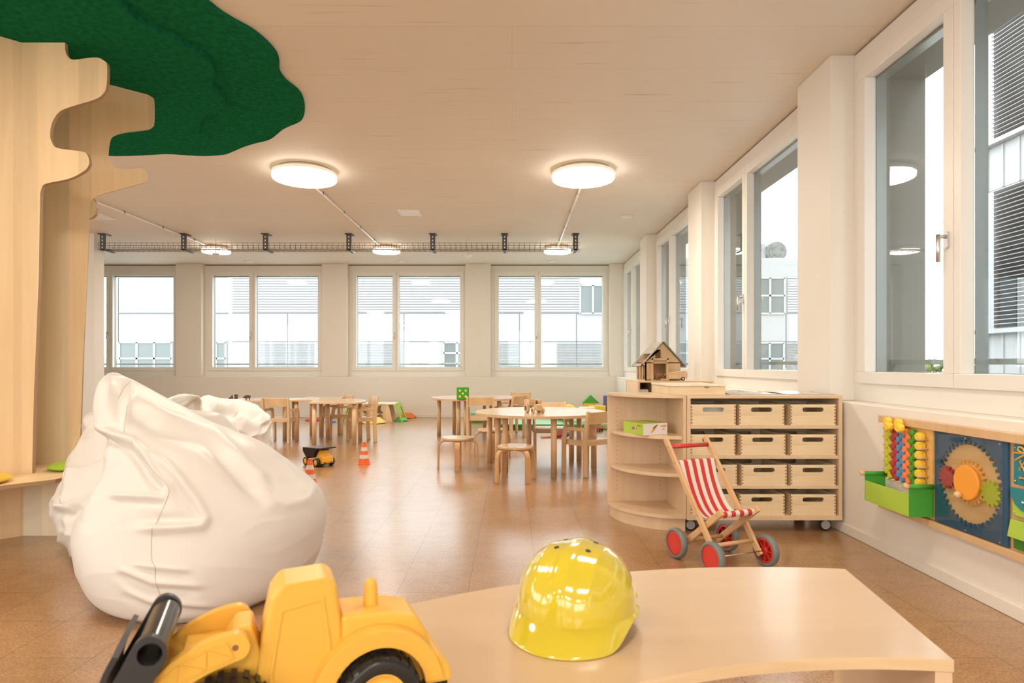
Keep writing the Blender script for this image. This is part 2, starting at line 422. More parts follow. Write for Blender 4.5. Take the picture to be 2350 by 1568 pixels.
    def build(s, name, mats, parent=None, loc=None, bevel=0, seg=2, solid=0, sub=0, recalc=True):
        me = bpy.data.meshes.new(name)
        me.from_pydata([tuple(p) for p in s.v], [], s.f)
        if not isinstance(mats, (list, tuple)): mats = [mats]
        for m_ in mats: me.materials.append(M_[m_] if isinstance(m_, str) else m_)
        me.polygons.foreach_set('material_index', s.mi)
        me.polygons.foreach_set('use_smooth', s.sm)
        if recalc:
            import bmesh
            bm = bmesh.new(); bm.from_mesh(me); bmesh.ops.recalc_face_normals(bm, faces=bm.faces); bm.to_mesh(me); bm.free()
        me.update()
        ob = bpy.data.objects.new(name, me); COL.objects.link(ob)
        if parent is not None: ob.parent = parent
        if loc is not None: ob.location = loc
        if solid:
            q = ob.modifiers.new('solid', 'SOLIDIFY'); q.thickness = solid; q.offset = 0
        if bevel:
            q = ob.modifiers.new('bevel', 'BEVEL'); q.width = bevel; q.segments = seg; q.limit_method = 'ANGLE'; q.angle_limit = radians(40)
        if sub:
            q = ob.modifiers.new('sub', 'SUBSURF'); q.levels = sub; q.render_levels = sub
        return ob

def tag(o, label=None, cat=None, group=None, kind=None):
    if label: o['label'] = label
    if cat: o['category'] = cat
    if group: o['group'] = group
    if kind: o['kind'] = kind
    return o
def thing(name, label, cat, loc=(0, 0, 0), rz=0.0, group=None, kind=None):
    o = bpy.data.objects.new(name, None); COL.objects.link(o)
    o.empty_display_size = 0.05
    o.location = loc; o.rotation_euler = (0, 0, rz)
    return tag(o, label, cat, group, kind)
KIDS = {}
def copy_tree(o, parent=None):
    c = o.copy(); COL.objects.link(c)
    if parent is not None: c.parent = parent
    for ch in [x for x in COL.objects if x.parent == o]: copy_tree(ch, c)
    return c
def place(o, loc, rz, label, group=None):
    o.location = loc; o.rotation_euler = (0, 0, rz); o['label'] = label
    if group: o['group'] = group
    return o
def struct(o, label=None):
    o['kind'] = 'structure'
    if label: o['label'] = label
    return o
def rrect(x0, x1, y0, y1, r, n=5):
    pts = []
    for cx, cy, a0 in ((x1 - r, y1 - r, 0), (x0 + r, y1 - r, 90), (x0 + r, y0 + r, 180), (x1 - r, y0 + r, 270)):
        for k in range(n + 1):
            a = radians(a0 + 90 * k / n); pts.append((cx + r * cos(a), cy + r * sin(a)))
    return pts
def circ(cx, cy, r, n=24, ry=None):
    ry = ry or r
    return [(cx + r * cos(2 * pi * k / n), cy + ry * sin(2 * pi * k / n)) for k in range(n)]
def gear(cx, cy, ro, ri, n, duty=0.5):
    p = []
    for k in range(n):
        a = 2 * pi * k / n; st = 2 * pi / n
        for f_, r in ((0.0, ri), (0.16, ri), (0.30, ro), (0.5, ro * 1.01), (0.70, ro), (0.84, ri)):
            p.append((cx + r * cos(a + st * f_), cy + r * sin(a + st * f_)))
    return p
def smoothpts(pts, n=4, closed=True):
    """Catmull-Rom through 2-D points"""
    out = []; N = len(pts)
    for i in range(N if closed else N - 1):
        g = (lambda k: pts[k % N]) if closed else (lambda k: pts[min(max(k, 0), N - 1)])
        p0, p1, p2, p3 = g(i - 1), g(i), g(i + 1), g(i + 2)
        for k in range(n):
            t = k / n
            out.append(tuple(0.5 * ((2 * p1[j]) + (-p0[j] + p2[j]) * t + (2 * p0[j] - 5 * p1[j] + 4 * p2[j] - p3[j]) * t * t + (-p0[j] + 3 * p1[j] - 3 * p2[j] + p3[j]) * t ** 3) for j in range(len(p1))))
    if not closed: out.append(tuple(pts[-1]))
    return out
def onplane(px, py, P, N):
    """point where the sight line through photo pixel (px, py) meets the plane through P with normal N"""
    d = Vector(((px - 1175) / FOC, 1, (838 - py) / FOC)); c = Vector((0, 0, CH))
    P = Vector(P); N = Vector(N)
    return c + d * ((P - c).dot(N) / d.dot(N))
def atz(px, py, z): return onplane(px, py, (0, 0, z), (0, 0, 1))
def text_mesh(body, size, name, mt, parent, T, ext=0.0003):
    cu = bpy.data.curves.new('lettering', 'FONT'); cu.body = body; cu.size = size; cu.align_x = 'CENTER'; cu.align_y = 'CENTER'; cu.extrude = ext; cu.resolution_u = 3
    ob = bpy.data.objects.new('lettering', cu)
    me = bpy.data.meshes.new_from_object(ob)
    me.transform(T); me.materials.clear(); me.materials.append(M_[mt]); me.name = name
    bpy.data.objects.remove(ob); bpy.data.curves.remove(cu)
    o = bpy.data.objects.new(name, me); COL.objects.link(o); o.parent = parent
    return o

# ================================================================== ROOM SHELL
XL, YB = -9.0, -6.8
def sbox(name, x0, x1, y0, y1, z0, z1, mt, bevel=0):
    return struct(MB().box(x0, x1, y0, y1, z0, z1).build(name, mt, bevel=bevel))
sbox('floor', XL, XF + 0.42, YB, YW + 0.55, -0.12, 0, 'floor')
sbox('ceiling', XL - 0.24, XF + 0.50, YB - 0.24, YW + 0.62, ZC, ZC + 0.3, 'ceil')
# back wall: parapet and piers, one mesh; right wall likewise
WB = [(-8.42, -6.235), (-5.76, -3.53), (-3.06, -0.864), (-0.396, 1.815)]     # openings in the back wall
WR = [(11.70, 9.52), (9.07, 6.92), (6.45, 4.27), (3.82, 1.64), (1.19, -0.99), (-1.44, -3.62)]  # openings in the right wall (far, near)
b = MB()
b.box(XL, XF, YW, YW + 0.26, 0, 0.755)
e = [XL] + [x for ab in WB for x in ab] + [XF]
for i in range(0, len(e), 2): b.box(e[i], e[i + 1], YW, YW + 0.24, 0.755, ZC)
struct(b.build('wall_back', 'wall', bevel=0.006))
b = MB()
b.box(XW, XF + 0.12, YB, YW, 0, 0.755)
ys = [YB] + [y for ab in reversed(WR) for y in reversed(ab)]
for i in range(0, len(ys) - 1, 2): b.box(XW, XF + 0.10, ys[i], ys[i + 1], 0.755, ZC)
struct(b.build('wall_right', 'wall', bevel=0.006))
b = MB(); b.box(XL - 0.24, XL, YB, YW + 0.2, 0, 0.755)
WL = [(-6.2, -4.0), (-3.5, -1.3), (-0.8, 1.4), (1.9, 4.1), (4.6, 6.8)]  # unseen left-wall windows, added to let in side light
e3 = [YB] + [y for ab in WL for y in ab] + [YW + 0.2]
for i in range(0, len(e3), 2): b.box(XL - 0.24, XL, e3[i], e3[i + 1], 0.755, ZC)
struct(b.build('wall_left', 'wall'))
b = MB(); b.box(XL, XF, YB - 0.24, YB, 0, 0.755)
WBK = [(-8.3, -6.1), (-5.6, -3.4), (-2.9, -0.7), (-0.3, 1.7)]
e2 = [XL] + [x for ab in WBK for x in ab] + [XF]
for i in range(0, len(e2), 2): b.box(e2[i], e2[i + 1], YB - 0.24, YB, 0.755, ZC)
struct(b.build('wall_rear', 'wall'))
sbox('wall_partition', XL, -5.96, 9.0, 9.22, 0, ZC, 'wall')
sbox('baseboard_back', XL, XW - 0.014, YW - 0.014, YW, 0, 0.055, 'base', 0.003)
sbox('baseboard_right', XW - 0.014, XW, YB, YW - 0.014, 0, 0.055, 'base', 0.003)
# outer reveals and blind boxes seen through the panes
b = MB()
for i in range(0, len(e), 2): b.box(e[i] - 0.0, e[i + 1] + 0.0, YW + 0.26, YW + 0.56, 0.6, ZC)
b.box(XL, XF + 0.5, YW + 0.30, YW + 0.56, 2.70, ZC)
b.box(XL, XF + 0.5, YW + 0.26, YW + 0.56, -0.5, 0.80)
for i in range(0, len(ys) - 1, 2): b.box(XF + 0.12, XF + 0.43, ys[i], ys[i + 1], 0.6, ZC)
b.box(XF + 0.16, XF + 0.43, YB, YW + 0.56, 2.70, ZC)
b.box(XF + 0.12, XF + 0.43, YB, YW + 0.2, -0.5, 0.80)
b.box(XF + 0.0, XF + 0.43, YW + 0.2, YW + 0.56, -0.5, ZC)
struct(b.build('trim_1', 'outer'), 'taupe outer reveals of the windows')

# ------------------------------------------------------------------ windows
def make_window(n, W, loc, rz):
    root = thing('window_%d' % n, 'white two-sash window', None, loc, rz, kind='structure')
    zb, zt = 0.755, ZC - 0.012
    f = MB()
    f.box(0, W, 0, 0.07, zb, 0.868); f.box(0, W, 0, 0.07, 2.722, zt)
    f.box(0, 0.078, 0, 0.07, 0.868, 2.722); f.box(W - 0.045, W, 0, 0.07, 0.868, 2.722)
    f.build('window_frame', 'frame', root, bevel=0.003)
    xm = W * 0.405
    MB().box(0.0, W, 0.012, 0.06, zt, ZC).build('shadow_gap', 'gapshade', root)  # dark strip, its colour stands for the shade in the gap
    for x0, x1, gl, gr in ((0.07, xm - 0.002, 0.075, 0.068), (xm + 0.002, W - 0.038, 0.045, 0.072)):
        s_ = MB()
        z0, z1, g0, g1 = 0.862, 2.728, 0.93, 2.648
        s_.box(x0, x1, -0.016, 0.05, z0, g0); s_.box(x0, x1, -0.016, 0.05, g1, z1)
        s_.box(x0, x0 + gl, -0.016, 0.05, g0, g1); s_.box(x1 - gr, x1, -0.016, 0.05, g0, g1)
        sash = s_.build('window_sash', 'frame', root, bevel=0.003)
        o_ = MB(); a0, a1 = x0 + gl - 0.003, x1 - gr + 0.003; b0, b1 = g0 - 0.003, g1 + 0.003; t_ = 0.02
        for (p, q, r, s2) in ((a0, a1, b0, b0 + t_ * 0.3), (a0, a1, b1 - t_, b1), (a0, a0 + 0.006, b0, b1), (a1 - 0.006, a1, b0, b1)):
            o_.box(p, q, 0.052, 0.11, r, s2)
        o_.build('outer_sash', 'alu', sash)
        MB().box(a0, a1, 0.040, 0.044, b0, b1).build('glass_pane', 'glass', sash)
    h = MB()
    hx = xm - 0.036
    h.extr([rrect(hx - 0.014, hx + 0.014, 1.52, 1.60, 0.013)], -0.028, -0.016, lambda u, v, w_: (u, w_, v))
    h.cyl((hx, -0.028, 1.575), (hx, -0.062, 1.575), 0.009, n=14)
    h.cyl((hx, -0.062, 1.585), (hx, -0.062, 1.455), 0.010, n=14)
    h.build('window_handle', 'steel', root)
    r_ = MB(); r_.box(0, W, 0.22, 0.25, 0.972, 1.0)
    r_.build('guard_rail', 'railpaint', root)
    c_ = MB()
    for x in (0.20, 0.212): c_.cyl((x, 0.30, 0.8), (x, 0.30, 2.7), 0.0015, n=6)
    c_.build('blind_cord', 'white', root)
    return root
k = 1
for x0, x1 in WB:
    make_window(k, x1 - x0, (x0, YF, 0), 0); k += 1
for y1, y0 in WR:
    make_window(k, y1 - y0, (XF, y1, 0), -pi / 2); k += 1
for x0, x1 in WBK:
    make_window(k, x1 - x0, (x1, YB - 0.14, 0), pi); k += 1
for y0, y1 in WL:
    make_window(k, y1 - y0, (XL - 0.14, y0, 0), pi / 2); k += 1

# ================================================================== OUTSIDE
YE = 24.0
def fx(px): return (px - 1175) / FOC * YE
def fz(py): return CH + (838 - py) / FOC * YE
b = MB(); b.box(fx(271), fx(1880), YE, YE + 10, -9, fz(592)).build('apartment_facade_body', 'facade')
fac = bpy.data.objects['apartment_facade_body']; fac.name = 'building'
tag(fac, 'white panelled building across the yard behind the back windows', 'building')
# louvred band, window openings and panel joints as parts
lv = MB()
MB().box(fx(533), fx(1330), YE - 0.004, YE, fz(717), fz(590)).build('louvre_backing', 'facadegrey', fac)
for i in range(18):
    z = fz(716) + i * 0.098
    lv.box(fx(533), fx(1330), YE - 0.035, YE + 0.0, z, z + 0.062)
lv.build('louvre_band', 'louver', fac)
jn = MB()
for y in (720.0, 785.0): jn.box(fx(533), fx(1880), YE - 0.012, YE, fz(y), fz(y) + 0.03)
jn.box(fx(271), fx(524), YE - 0.012, YE, fz(721), fz(717.5)); jn.box(fx(271), fx(524), YE - 0.012, YE, fz(638), fz(637))
jn.box(fx(271), fx(524), YE - 0.012, YE, fz(785), fz(784))
for x in (660, 927, 1192, 1323, 1804): jn.box(fx(x) - 0.015, fx(x) + 0.015, YE - 0.012, YE, fz(845), fz(720))
for y in (785, 721, 638): jn.box(fx(271), fx(272), YE - 0.012, YE, fz(845), fz(637))
jn.build('panel_joint', 'facadejoint', fac)
def fwindow(x0, x1, y0, y1, nx, ny, m_='fwin'):
    a = MB().box(fx(x0), fx(x1), YE - 0.02, YE, fz(y1), fz(y0)).build('facade_window', m_, fac)
    g_ = MB()
    for i in range(nx + 1):
        x = fx(x0) + (fx(x1) - fx(x0)) * i / nx; g_.box(x - 0.04, x + 0.04, YE - 0.05, YE - 0.02, fz(y1), fz(y0))
    for i in range(ny + 1):
        z = fz(y1) + (fz(y0) - fz(y1)) * i / ny; g_.box(fx(x0), fx(x1), YE - 0.05, YE - 0.02, z - 0.035, z + 0.035)
    g_.build('facade_window_frame', 'louver', a)
fwindow(275, 395, 786, 860, 3, 2); fwindow(497, 519, 786, 860, 1, 2)
fwindow(1018, 1080, 786, 860, 2, 3); fwindow(1331, 1390, 655, 720, 2, 1); fwindow(1733, 1800, 638, 720, 2, 2); fwindow(1733, 1798, 787, 860, 2, 2)
for x0, x1 in ((585, 722), (815, 925), (1143, 1192), (1278, 1380), (1806, 1870)):
    bl = MB()
    for i in range(22):
        z = fz(786) - 0.05 - i * 0.06
        bl.box(fx(x0), fx(x1), YE - 0.03, YE, z - 0.012, z)
    bl.build('lowered_blind', 'facadegrey', fac)
bl2 = MB()
for i in range(14):
    z = fz(716) + i * 0.098; bl2.box(fx(1806), fx(1870), YE - 0.035, YE, z, z + 0.062)
bl2.build('lowered_blind', 'louver', fac)
fac2 = MB().box(12.6, 20.4, 37, 45, -9, 2.9).build('building', 'facade')
tag(fac2, 'low white flat-roofed building further off to the right', 'building')
rt = thing('roof_ventilator', 'round grey ventilator and duct box on the white building roof', 'ventilator', (fx(1775), YE + 1.5, fz(592)))
q = MB(); q.box(-0.8, 0.15, -0.4, 0.4, 0, 0.75); q.build('duct_box', 'facadegrey', rt)
q = MB(); q.cyl((0.55, -0.5, 0.42), (0.55, 0.3, 0.42), 0.40, n=32); q.cyl((0.55, -0.52, 0.42), (0.55, -0.5, 0.42), 0.30, n=32); q.cyl((0.55, -0.54, 0.42), (0.55, -0.52, 0.42), 0.18, n=32)
q.build('fan_housing', 'fangrey', rt)
# wing on the right, seen through the near window
XR = 8.0
wing = MB().box(XR, XR + 8, -12, 10.7, -9, 12).build('building', 'facade')
tag(wing, 'white ribbed building wing with dark blinds beyond the near window', 'building')
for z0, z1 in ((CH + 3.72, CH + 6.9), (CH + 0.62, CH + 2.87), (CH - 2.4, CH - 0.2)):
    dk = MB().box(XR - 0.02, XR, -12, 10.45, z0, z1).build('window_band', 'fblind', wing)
    sl = MB(); n = int((z1 - z0) / 0.068)
    for i in range(n):
        z = z0 + 0.04 + i * 0.068
        sl.add([(XR - 0.11, -12, z), (XR - 0.05, -12, z + 0.012), (XR - 0.05, 10.4, z + 0.012), (XR - 0.11, 10.4, z),
                (XR - 0.11, -12, z + 0.008), (XR - 0.05, -12, z + 0.02), (XR - 0.05, 10.4, z + 0.02), (XR - 0.11, 10.4, z + 0.008)],
               [(0, 1, 2, 3), (7, 6, 5, 4), (0, 4, 5, 1), (1, 5, 6, 2), (2, 6, 7, 3), (3, 7, 4, 0)])
    sl.build('venetian_blind', 'facade', dk)
    lg = MB().box(XR - 0.14, XR, -12, 10.75, z0 - 0.10, z0 - 0.03).build('sill_flashing', 'facade', wing)
for za, zc in ((CH + 2.9, CH + 3.6), (CH - 0.2, CH + 0.5)):
    rb = MB().box(XR - 0.008, XR, -12, 10.62, za, zc)
    for i in range(60):
        y = 10.6 - i * 0.33; rb.box(XR - 0.03, XR - 0.007, y - 0.03, y, za, zc)
    rb.build('ribbed_cladding', 'facade', wing)
struct(MB().box(-120, 120, -60, 160, -9.3, -9).build('ground', 'ground'))
hl = MB(); P = []
for i in range(2):
    P.append([(-90 + k * 3.0, 120 + 3 * i, (-9 if i == 0 else 2.0 + 1.6 * noise.noise(Vector((k * 0.23, 1, 4))))) for k in range(45)])
hl.grid(P); tag(hl.build('hill', 'hill'), 'pale distant wooded hill on the horizon at far left', 'hill')
sh = MB(); random.seed(3)
for i in range(420):
    c = Vector((random.uniform(8.8, 10.2), 14 + random.uniform(-.4, .4), 0.3 + random.uniform(-.5, 0.72) + 0.08 * random.random()))
    sh.ball(c, (random.uniform(.03, .08),) * 3, n=6)
tag(sh.build('shrub', 'leaf'), 'yellowish green treetop just outside below the near window rail', 'tree')

# ================================================================== CEILING FIXTURES
def lamp(x, y, D, label, group, face='lamp'):
    t = thing('ceiling_lamp', label, 'ceiling lamp', (x, y, ZC), 0, group)
    R = D / 2
    a = MB(); a.lathe([(R - 0.05, -0.004), (R - 0.05, -0.035)][::-1], n=64); a.build('ceiling_mount', 'lamphouse', t)
    a = MB(); a.lathe([(R, -0.062), (R + 0.001, -0.058), (R + 0.001, -0.036), (R - 0.004, -0.034)], n=64)
    a.build('lamp_housing', 'lampring', t)
    a = MB(); a.lathe([(0.0005, -0.104), (R * 0.7, -0.103), (R - 0.02, -0.101), (R - 0.008, -0.098)], n=64); a.f = a.f[:-2]; a.mi = a.mi[:-2]; a.sm = a.sm[:-2]
    a.lathe([(R - 0.008, -0.098), (R - 0.002, -0.090), (R - 0.001, -0.082), (R - 0.001, -0.062)], n=64, mi=1); a.f = a.f[:-2]; a.mi = a.mi[:-2]; a.sm = a.sm[:-2]
    a.build('lamp_diffuser', [face, 'lampside'], t)
    return t
LAMPS = [(-1.995, 6.07, .6, 'large round ceiling lamp nearest the green felt canopy'),
         (0.685, 6.07, .6, 'large round ceiling lamp toward the window wall'),
         (-4.69, 10.0, .43, 'small round lamp behind the cable tray, leftmost'),
         (-1.99, 10.0, .43, 'small round lamp behind the cable tray, middle one'),
         (0.722, 10.0, .43, 'small round lamp behind the tray near its right end'),
         (-4.69, 6.07, .6, 'large round ceiling lamp hidden behind the wooden tree trunk'),
         (-1.995, 2.1, .6, 'added large round ceiling lamp, out of view, above the space before the bean bags'),  # from here on, unseen lamps added to brighten the near room
         (0.685, 2.1, .6, 'added large round ceiling lamp, out of view, over the shelf side of the room'),
         (-4.69, 2.1, .6, 'added large round ceiling lamp, out of view, over the left side beside the play tree'),
         (-4.69, -1.8, .6, 'added large round ceiling lamp, unseen behind the viewer, left column'), (-1.995, -1.8, .6, 'added large round ceiling lamp, unseen behind the viewer, middle column'),
         (0.685, -1.8, .6, 'added large round ceiling lamp, unseen behind the viewer, by the window wall'),
         (-4.69, -5.2, .6, 'added large round ceiling lamp, unseen at the rear wall, left column'), (-1.995, -5.2, .6, 'added large round ceiling lamp, unseen at the rear wall, middle column'),
         (0.685, -5.2, .6, 'added large round ceiling lamp, unseen at the rear wall, by the windows')]
for x, y, D, lb in LAMPS: lamp(x, y, D, lb, 'round ceiling lamps', 'lampfar' if D < 0.5 else ('lampfill' if y == 2.1 else 'lamp'))
def conduit(x, y0, y1, label):
    t = thing('cable_conduit', label, 'conduit', (x, y0, ZC - 0.0005))
    MB().cyl((0, 0, -0.018), (0, y1 - y0, -0.018), 0.012, n=12).build('pipe', 'white', t)
    for yy in [0.45 + 0.85 * i for i in range(int((y1 - y0 - 0.3) / 0.85) + 1)]:
        MB().box(-0.014, 0.014, yy, yy + 0.012, -0.028, 0.0).build('pipe_clip', 'galvdark', t)
    c_ = MB(); L_ = y1 - y0
    c_.tube([(0, L_, -0.018), (0.02, L_ + 0.03, -0.05), (0.09, L_ + 0.02, -0.12), (0.05, L_ - 0.5, -0.17), (-.2, L_ - 0.62, -0.18)], 0.004, n=6)
    c_.build('loose_cable', 'lamphouse', t)
conduit(-2.06, 6.4, 9.75, 'thin white conduit on the ceiling from the left large lamp')
conduit(0.72, 6.4, 9.75, 'thin white conduit on the ceiling from the right large lamp')
conduit(-4.74, 6.4, 9.75, 'thin white conduit on the ceiling leading out from behind the tree trunk')
# cable tray
tr = thing('cable_tray', 'long wire mesh cable tray hung below the ceiling on dark brackets', 'cable tray', (0, 9.07, 0))
X0, X1, zb, zt_, D_ = -5.94, 0.985, ZC - 0.215, ZC - 0.125, 0.20
wr = MB()
for y, z in ((0, zt_), (0, (zb + zt_) / 2 + .01), (0, zb), (D_ * .33, zb), (D_ * .66, zb), (D_, zb), (D_, (zb + zt_) / 2 + .01), (D_, zt_)):
    wr.cyl((X0, y, z), (X1, y, z), 0.0028, n=6)
x = X0
while x < X1 + 0.01:
    wr.tube([(x, 0, zt_), (x, 0, zb), (x, D_, zb), (x, D_, zt_)], 0.0026, n=5); x += 0.0765
wr.build('wire_mesh', 'galv', tr)
for bx in (-5.86, -4.70, -3.53, -2.335, -1.135, -0.105, 0.91):
    k_ = MB()
    k_.box(bx - 0.035, bx + 0.035, -0.045, -0.02, ZC - 0.235, ZC - 0.01)
    k_.box(bx - 0.05, bx + 0.05, -0.08, 0.08, ZC - 0.012, ZC)
    k_.box(bx - 0.02, bx + 0.02, -0.045, D_ + 0.02, ZC - 0.235, ZC - 0.222)
    o_ = k_.build('hanger_bracket', 'galvdark', tr)
    q = MB()
    for i in range(4): q.box(bx - 0.008, bx + 0.008, -0.047, -0.044, ZC - 0.21 + i * 0.05, ZC - 0.185 + i * 0.05)
    q.build('bracket_slot', 'ceil', o_)
cb = MB()
cb.tube([(X0 + i * 0.25, 0.07 + 0.02 * sin(i * 1.3), zb + 0.01 + 0.004 * sin(i * 2.1)) for i in range(28)], 0.006, n=6)
cb.tube([(X0 + i * 0.25, 0.12 + 0.02 * sin(i * 1.9), zb + 0.01) for i in range(28)], 0.005, n=6)
cb.build('laid_cable', 'lamphouse', tr)
def panel(x0, x1, y0, y1, lb):
    tag(MB().box(x0, x1, y0, y1, ZC - 0.012, ZC).build('access_panel', 'white', bevel=0.002), lb, 'ceiling panel')
panel(-1.385, -1.13, 7.63, 7.91, 'square white panel on the ceiling between the two conduits')
panel(-5.36, -5.1, 7.85, 8.13, 'square white ceiling panel peeping out beside the tree trunk')
for x, y, lb in ((1.45, 7.97, 'flat round ceiling disc toward the window wall'), (-4.75, 11.4, 'flat round ceiling disc over the second window'),
                 (-2.0, 11.4, 'flat round ceiling disc over the third window'), (0.73, 11.4, 'flat round ceiling disc over the rightmost back window'),
                 (-7.4, 11.35, 'flat round ceiling disc over the leftmost back window')):
    t = thing('ceiling_disc', lb, 'ceiling disc', (x, y, ZC), 0, 'flat round discs on the ceiling')
    MB().lathe([(0.085, -0.012), (0.092, -0.006), (0.094, 0.0)], n=36).build('disc', 'lamphouse', t)
    MB().lathe([(0.06, -0.018), (0.075, -0.012)], n=36).build('cover', 'white', t)
t = thing('smoke_detector', 'small beige detector hanging at the tray in front of the leftmost small lamp', 'detector', (-4.42, 9.42, ZC - 0.215))
MB().lathe([(0.02, -0.075), (0.035, -0.07), (0.048, -0.04), (0.05, 0.0)], n=24).build('body', 'lamphouse', t)
MB().cyl((0, 0, 0), (0, 0, 0.21), 0.006, n=8).build('rod', 'white', t)
t = thing('smoke_detector', 'small white detector hanging on a rod under the middle of the tray', 'detector', (-0.65, 9.42, ZC - 0.225))
MB().lathe([(0.012, -0.06), (0.03, -0.045), (0.05, -0.02), (0.045, 0.0)], n=24).build('body', 'white', t)
MB().cyl((0, 0, 0), (-0.03, -0.03, 0.224), 0.008, n=8).build('rod', 'white', t)

# ================================================================== WOODEN TREE WITH BENCH
YBP = 3.55
FB = (-2.758, YBP)          # fold of the front pair of boards
FC = (-2.7545, 3.926)       # fold of the rear pair
ZT = 2.785
tree = thing('wooden_play_tree', 'light plywood tree trunk with branch cut-outs and a low round bench', 'play structure', (-2.9, 3.7, 0))
tl = Vector((-2.9, 3.7, 0))
def board(outline_px, P, N, th, name, mt, smoothn=3):
    N = Vector(N).normalized()
    pts = [onplane(x, y, P, N) for x, y in outline_px]
    U = Vector((-N.y, N.x, 0)); 
    if U.x < 0: U = -U
    P = Vector(P)
    loop = [((p - P).dot(U), p.z) for p in pts]
    back = -N if N.y > 0 else N
    fn = lambda u, v, w_: P + U * u + Vector((0, 0, v)) - back * w_ - tl
    return MB().extr([loop], 0, th, fn, mi=0, smi=1).build(name, [mt, 'plyedge'], tree)
OB = [(50, 97), (147, 96), (149, 97), (150, 116), (156, 130.5), (169, 137), (199, 133.4), (222, 132), (237, 138), (245.6, 150), (244.5, 196), (236, 216), (216, 229), (166, 244), (136, 257), (119.5, 282), (115, 309), (119.5, 327), (133, 340), (189, 348), (201, 357), (204.5, 370), (203, 380), (192.5, 393), (159, 410), (106, 421.5), (96, 430), (92, 444.5), (91, 512), (89, 634), (84, 757), (78, 900), (75.5, 1000), (73.7, 1088.5), (50, 1088.5)]
def soften(pts, k0, k1):
    seg = smoothpts(pts[k0:k1], 4, closed=False)
    return pts[:k0] + seg + pts[k1:]
board(soften(OB, 2, 27), (FB[0], FB[1], 0), (0, -1, 0), 0.024, 'branch_board', 'ply')
d2 = Vector((0.719, 0.695, 0))
OC = [(159, 168), (245.6, 192.5), (338.5, 217), (350, 224), (354.5, 234), (354.5, 282), (350, 292), (338.5, 297), (292, 303), (265.5, 310), (254, 322), (249.6, 352), (251.6, 368), (260.5, 382), (275.5, 388), (299, 388), (322, 386), (333.5, 391.6), (339, 405), (335, 416.5), (318.6, 423), (239, 445), (216, 455), (208, 466), (205.5, 482), (205, 520), (204, 536), (200.5, 634), (196, 726), (191, 818), (188, 900), (184, 1000), (180, 1068), (159, 1072)]
board(soften(OC, 2, 26), (FC[0], FC[1], 0), (0.695, -0.719, 0), 0.024, 'branch_board', 'ply')
board([(120, 300), (195, 430), (212, 455), (219, 465), (221, 478), (219, 492), (211, 500), (200, 502), (197, 600), (188, 800), (180, 1060), (120, 1060)], (-2.72, 4.22, 0), (0, -1, 0), 0.024, 'branch_board', 'plypale')
q = MB(); q.box(-3.1 - tl.x, FC[0] - tl.x, FC[1] - tl.y, FC[1] + 0.024 - tl.y, 0.36, ZT)
q.build('trunk_board', 'plypale', tree)
q = MB(); q.add([(FB[0] - tl.x, FB[1] - tl.y, 0.36), (FB[0] - 0.6 - tl.x, FB[1] - 0.6 - tl.y, 0.36), (FB[0] - 0.6 - tl.x, FB[1] - 0.6 - tl.y, ZT), (FB[0] - tl.x, FB[1] - tl.y, ZT),
          (FB[0] - tl.x, FB[1] + 0.03 - tl.y, 0.36), (FB[0] - 0.63 - tl.x, FB[1] - 0.6 - tl.y, 0.36), (FB[0] - 0.63 - tl.x, FB[1] - 0.6 - tl.y, ZT), (FB[0] - tl.x, FB[1] + 0.03 - tl.y, ZT)],
         [(0, 1, 2, 3), (7, 6, 5, 4), (0, 4, 5, 1), (3, 2, 6, 7), (1, 5, 6, 2), (0, 3, 7, 4)])
q.build('trunk_board', 'ply', tree)
q = MB(); q.box(-3.124 - tl.x, -3.1 - tl.x, 3.35 - tl.y, 4.2 - tl.y, 0.36, ZT); q.build('trunk_board', 'ply', tree)
sp = [(-3.3, 2.34), (-2.588, 3.19), (-2.44, 3.37), (-2.44, 3.55), (-2.46, 3.80), (-2.52, 4.10), (-2.65, 4.32), (-2.95, 4.42), (-3.6, 4.4), (-3.9, 3.6), (-3.8, 2.8)]
MB().extr([sp], 0.338, 0.36, lambda u, v, w_: (u - tl.x, v - tl.y, w_), mi=0, smi=1).build('bench_seat', ['ply', 'plyedge'], tree, bevel=0.002)
bb = [(-3.6, 2.84), (-3.2, 3.17), (-2.776, 3.583), (-2.45, 3.583), (-2.45, 4.1), (-3.4, 4.1)]
q = MB()
for i in range(5):
    (x0, y0), (x1, y1) = bb[i], bb[i + 1]
    dd = Vector((x1 - x0, y1 - y0, 0)).normalized(); nn = Vector((-dd.y, dd.x, 0)) * 0.022
    A = [Vector((x0, y0, 0)), Vector((x1, y1, 0)), Vector((x1, y1, 0)) + nn, Vector((x0, y0, 0)) + nn]
    vs = [a - tl for a in A] + [a - tl + Vector((0, 0, 0.338)) for a in A]
    MB().add(vs, [(0, 3, 2, 1), (4, 5, 6, 7), (0, 1, 5, 4), (1, 2, 6, 5), (2, 3, 7, 6), (3, 0, 4, 7)]).build('base_board', 'plypale' if i == 2 else 'ply', tree)
def seat_cushion(x, y, mt, lb):
    t = thing('seat_cushion', lb, 'cushion', (x, y, 0.36), 0, None)
    q = MB(); q.lathe([(0.02, 0.0), (0.125, 0.004), (0.148, 0.014), (0.152, 0.020), (0.148, 0.028), (0.12, 0.040), (0.0, 0.046)], n=48)
    q.build('pad', mt, t)
    q = MB(); q.tube([(0.151 * cos(a * pi / 24), 0.151 * sin(a * pi / 24), 0.020) for a in range(48)], 0.0035, n=8, closed=True); q.build('piping', mt, t)
M_['cushyellow'] = mat('yellow_cushion_fabric', (0.85, 0.55, 0.05), 0.75, bump=0.3, bscale=700)
M_['cushlime'] = mat('lime_cushion_fabric', (0.40, 0.60, 0.05), 0.75, bump=0.3, bscale=700)
seat_cushion(-2.755, 3.235, 'cushyellow', 'round yellow cushion on the tree bench at the left edge')
